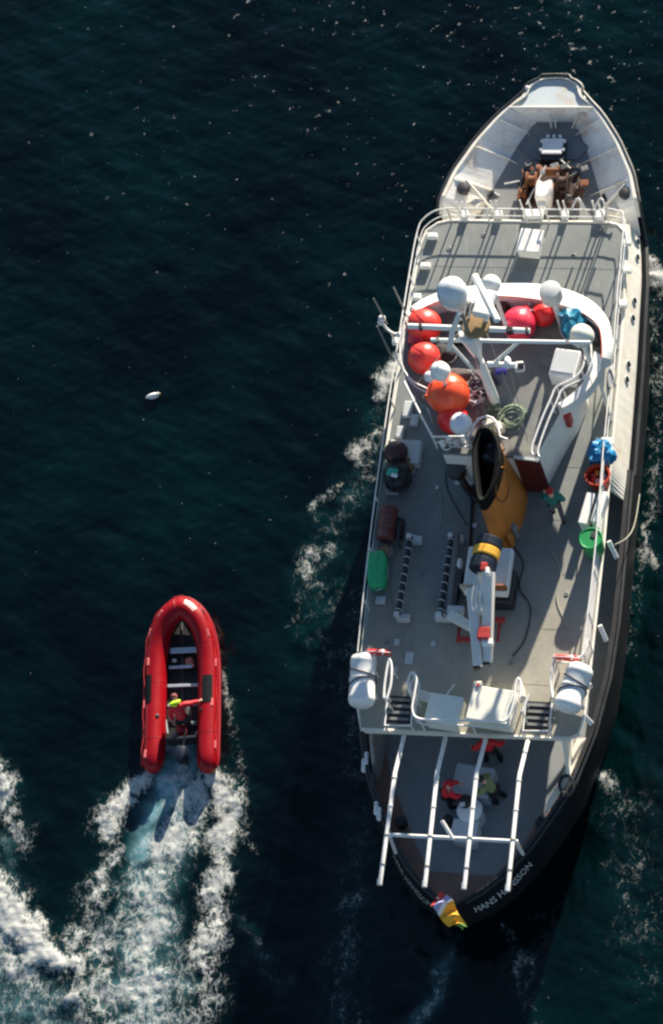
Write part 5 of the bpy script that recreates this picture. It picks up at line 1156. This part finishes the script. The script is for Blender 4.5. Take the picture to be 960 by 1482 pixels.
def pose(**k):
    p = dict(pelvis=(0, 0, .95), chest=(0, .03, 1.32), neck=(0, .03, 1.50), head=(0, .05, 1.62), crown=(0, .04, 1.71), shL=(-.18, .02, 1.42), elL=(-.26, .02, 1.15), wrL=(-.25, .18, .96), shR=(.18, .02, 1.42), elR=(.26, .02, 1.15), wrR=(.25, .18, .96),
             hipL=(-.10, 0, .90), kneeL=(-.11, .03, .50), ankL=(-.12, -.02, .09), toeL=(-.13, .15, .05), hipR=(.10, 0, .90), kneeR=(.11, .03, .50), ankR=(.12, -.02, .09), toeR=(.13, .15, .05))
    p.update(k); return p
person(at(809, 747, BD), R(10), pose(kneeL=(-.11, .22, .52), ankL=(-.12, .12, .12), toeL=(-.12, .28, .07), ankR=(.11, -.30, .14), toeR=(.11, -.16, .05), kneeR=(.11, -.02, .50), elR=(.30, -.12, 1.18), wrR=(.30, .04, 1.0), elL=(-.28, .1, 1.17), wrL=(-.22, .32, 1.1)), c_teal, c_grey, hairm, 'person in red cap and teal jacket walking on the boat deck right of the funnel', hat=c_redcap)
person(at(716, 1100, 1.9), R(5), pose(kneeL=(-.16, .10, .50), ankL=(-.22, -.03, .09), toeL=(-.24, .14, .05), ankR=(.20, -.1, .09), toeR=(.22, .07, .05), kneeR=(.16, .05, .5), elR=(.38, -.05, 1.2), wrR=(.48, .12, 1.05), elL=(-.38, -.05, 1.2), wrL=(-.48, .12, 1.05)), c_red, c_black, hairm, 'person in red jacket and black trousers standing just below the boat deck edge', hat=c_redcap)
person(at(653, 1165, 1.9), R(-80), pose(chest=(0, .16, 1.28), neck=(0, .24, 1.44), head=(0, .31, 1.54), crown=(0, .33, 1.63), shL=(-.18, .18, 1.36), shR=(.18, .18, 1.36), elL=(-.24, .30, 1.12), wrL=(-.2, .50, 1.02), elR=(.24, .30, 1.12), wrR=(.2, .50, 1.02)), c_red, c_black, hairm, 'person in red jacket leaning on the left side of the pale table', hat=c_redcap)
person(at(722, 1158, 1.9), R(70), pose(chest=(0, .14, 1.30), neck=(0, .21, 1.46), head=(0, .27, 1.57), crown=(0, .28, 1.66), shL=(-.18, .15, 1.38), shR=(.18, .15, 1.38), elL=(-.27, .25, 1.12), wrL=(-.18, .46, 1.02), elR=(.30, .22, 1.14), wrR=(.26, .46, 1.06), ankR=(.16, -.18, .09), toeR=(.17, -.02, .05)), c_olive, c_black, hairm, 'person in olive green jacket with dark hair at the right side of the pale table')

# ================================================================ THE INFLATABLE BOAT
IB = thing('inflatable_boat', 'red inflatable boat with dark floor speeding beside the ship', 'boat', at(262, 990, 0))
IZ = .50
ctr = [(216, 1116, .46), (219, 1104, .48), (222, 1080, .50), (223, 1040, .50), (224, 1000, .50), (225, 960, .52), (228, 930, .58), (234, 908, .68), (245, 889, .80), (262, 878, .88), (279, 888, .82), (291, 907, .70), (298, 932, .58), (301, 962, .52), (301.5, 1000, .50), (301, 1040, .50), (300, 1080, .50), (300, 1104, .48), (301, 1117, .46)]
cp3 = [at(x, y, z) for x, y, z in ctr]; sp = smooth_path(cp3, 4); n = len(sp)
rad = [.36] * n
for i, r in enumerate((.05, .17, .25, .30, .33, .35)): rad[i] = r; rad[n - 1 - i] = r
mb = MB(); mb.tube(sp, rad, n=22); tb = mb.build('buoyancy_tube', tube_red, IB, smooth=True)
def tube_pt(i, ang, off=0):
    """a point on the tube: ang 0 = up, positive = outwards"""
    p = sp[i]; d = (sp[min(i + 1, n - 1)] - sp[max(i - 1, 0)]).normalized(); cc = at(262, 1000, p.z); out = Vector((0, 0, 1)).cross(d); out = out if out.dot(p - cc) > 0 else -out
    u_ = d.cross(out); u_ = u_ if u_.z > 0 else -u_
    return p + (u_ * math.cos(ang) + out * math.sin(ang)) * (rad[i] + off), d
mb = MB(); mb.tube([tube_pt(i, 1.45, .0)[0] for i in range(3, n - 3)], .055, n=8); mb.build('rubbing_band', mat('dark_red_rubber', (.28, .0, .01), .5), IB, smooth=True)
for a_ in (.55,):
    mb = MB(); mb.tube([tube_pt(i, a_, -.006)[0] for i in range(4, n - 4)], .016, n=5); mb.build('tube_seam', mat('seam_red', (.30, .0, .01), .5), IB)
for k, i in enumerate((6, 14, 20, 26, 31, 41, 46, 52, 58, 64)):
    if i >= n - 3: continue
    p, d = tube_pt(i, .9 if k % 2 else .5, .004); q = d.to_track_quat('Y', 'Z').to_matrix(); mb = MB(); mb.box(p, (.10, .26, .03), q=q, bev=.012); pb = mb.build('grab_patch', mat('pale_red_patch', (.72, .16, .16), .5) if k == 0 else bpy.data.materials['pale_red_patch'], IB)
mb = MB(); mb.tube([tube_pt(i, .95, .03 + .03 * math.sin(i * 1.1))[0] for i in range(6, n - 6)], .012, n=5); mb.build('life_line', c_redcap, IB)
seam_m = bpy.data.materials['seam_red']
for i in (9, 17, 24, 30, 35, 42, 48, 55, 62):
    if i < n - 4: mb = MB(); mb.tube([tube_pt(i, a_, -.004)[0] for a_ in np.linspace(-1.4, 1.6, 14)], .012, n=4); mb.build('panel_seam', seam_m, IB)
for i in (12, 59): 
    p, d = tube_pt(i, -.5, .0); mb = MB(); mb.lathe([(.055, 0), (.06, .02), (.03, .035), (.01, .035)], p, qdir((p - sp[i]).normalized()), 12); mb.build('air_valve', black, IB)
def pad(i0, i1, a0, a1, m, name):
    mb = MB(); rings = [[tube_pt(i, a0 + (a1 - a0) * k / 6, .012)[0] for k in range(7)] for i in range(i0, i1 + 1)]; mb.loft(rings, closed=False); return mb.build(name, m, IB, smooth=True)
pad(14, 18, .1, 1.15, patch_m, 'rubber_pad'); pad(54, 58, -.35, .55, patch_m, 'rubber_pad')
pad(37, 40, .1, .6, mat('pale_bow_highlight', (.72, .40, .36), .35), 'bow_highlight')  # highlight on the bow tube, painted as a paler strip
fl = [at(x, y, .28) for x, y in ((240, 1070), (241, 1000), (243, 950), (248, 920), (262, 897), (276, 920), (284, 950), (287, 1000), (287, 1070))]
mb = MB(); mb.prism(fl, .22, .28); mb.build('floor_boards', bblack, IB)
mb = MB(); mb.tube([at(262, 900, .30), at(264, 1068, .30)], .035, n=6); mb.build('floor_ridge', dgrey, IB)
for y, xa, xb, th in ((939, 245, 287, .13), (963, 243, 278, .07), (990, 241, 286, .07), (1018, 241, 284, .07)):
    a, b_ = at(xa, y + 1, .48), at(xb, y - 1, .48); mb = MB(); mb.box((a + b_) / 2, ((b_ - a).length, th * 1.5, .05), math.atan2(b_.y - a.y, b_.x - a.x), bev=.015); mb.build('thwart', alu, IB)
mb = MB(); mb.box(at(263, 1070, .48), (1.0, .09, .55), 0, bev=.02); mb.build('transom', black, IB)
for px, py, s, m_, nm in ((251, 954, (.14, .12, .1), lgrey, 'small_bag'), (273, 956, (.26, .26, .2), mat('salmon_bag', (.55, .17, .12), .6), 'dry_bag'), (277, 961, (.16, .10, .12), gloss_o, 'bottle'), (262, 1055, (.30, .34, .28), mat('crimson_tank', (.25, .005, .015), .5), 'fuel_tank'), (279, 1044, (.16, .12, .12), lgrey, 'small_bag'), (252, 1062, (.20, .22, .2), mgrey, 'battery_box'), (288, 1058, (.3, .10, .06), alu, 'paddle_blade'), (240, 1050, (.06, .5, .06), alu, 'paddle_shaft')):
    mb = MB(); mb.box(at(px, py, .42), s, .15, bev=min(s) * .3); mb.build(nm, m_, IB)
# outboard engine
ob = at(261, 1086, .85); mb = MB(); q = Matrix.Rotation(R(-8), 3, 'Z')
mb.loft([[ob + q @ Vector((x * k, y * k + sh_, z)) for x, y in ((-.15, .22), (.15, .22), (.19, .05), (.17, -.22), (.08, -.34), (-.08, -.34), (-.17, -.22), (-.19, .05))] for z, k, sh_ in ((-.32, .8, 0), (-.22, 1, 0), (.02, 1.0, -.02), (.12, .86, -.03), (.16, .5, -.03))], cap=True); om = mb.build('outboard_motor', navy, IB, smooth=True)
mb = MB(); mb.box(ob + q @ Vector((0, -.05, -.65)), (.13, .30, .75), R(-8), bev=.03); mb.build('motor_leg', dgrey, om); mb = MB(); mb.tube([ob + Vector((0, .15, -.15)), ob + Vector((.12, .75, -.05))], .03, n=8); mb.build('tiller', black, om)
mb = MB(); mb.box(ob + q @ Vector((0, -.2, -.98)), (.3, .45, .03), R(-8)); mb.build('cavitation_plate', dgrey, om)
person(at(268, 1046, .30), R(4), pose(pelvis=(0, 0, .42), chest=(-.06, .30, .70), neck=(-.08, .42, .82), head=(-.10, .54, .87), crown=(-.11, .62, .90), shL=(-.24, .33, .74), elL=(-.36, .20, .52), wrL=(-.30, -.02, .42), shR=(.12, .36, .76), elR=(.36, .40, .62), wrR=(.62, .48, .56),
       hipL=(-.11, .02, .38), kneeL=(-.18, .42, .36), ankL=(-.18, .12, .10), toeL=(-.18, -.05, .05), hipR=(.11, .02, .38), kneeR=(.18, .42, .36), ankR=(.18, .14, .10), toeR=(.18, -.03, .05)), c_red, c_black, hairm,
       'person in red jacket with yellow-green hood steering the red inflatable boat', hat=mat('dull_pink_cap', (.22, .05, .05), .7), hood=c_hiviz)

# ================================================================ GULL ON THE WATER
GS = 1.3
gl = at(222, 573, .06); G = thing('sea_gull', 'white gull sitting on the dark water left of the ship', 'gull', gl)
q = qdir(Vector((1, .12, .05)).normalized())
mb = MB(); mb.lathe([(a * GS, b_ * GS) for a, b_ in [(.004, -.22), (.03, -.18), (.075, -.10), (.095, 0), (.085, .09), (.05, .14), (.01, .16)]], gl, q, 16, sx=.8); mb.build('gull_body', gullm, G, smooth=True)
for s in (-1, 1): mb = MB(); mb.lathe([(.004, -.25), (.03, -.16), (.05, -.02), (.045, .08), (.008, .12)], gl + Vector((0, .045 * s, .04)), q, 10, sx=.5); mb.build('folded_wing', gullg, G, smooth=True)
mb = MB(); mb.sphere(gl + Vector((.19, .02, .09)), .045, 12, 8, (1.2, 1, 1)); hd = mb.build('gull_head', gullm, G, smooth=True)
mb = MB(); mb.lathe([(.014, 0), (.010, .03), (.002, .055)], gl + Vector((.235, .02, .085)), qdir(Vector((1, .1, -.2)).normalized()), 8); mb.build('beak', beak, hd)

# the boat sits low in the water at speed
for o_ in COL.objects:
    if o_.parent is None and (o_.name == 'inflatable_boat' or 'steering the red inflatable' in o_.get('label', '')): o_.location.z -= .12
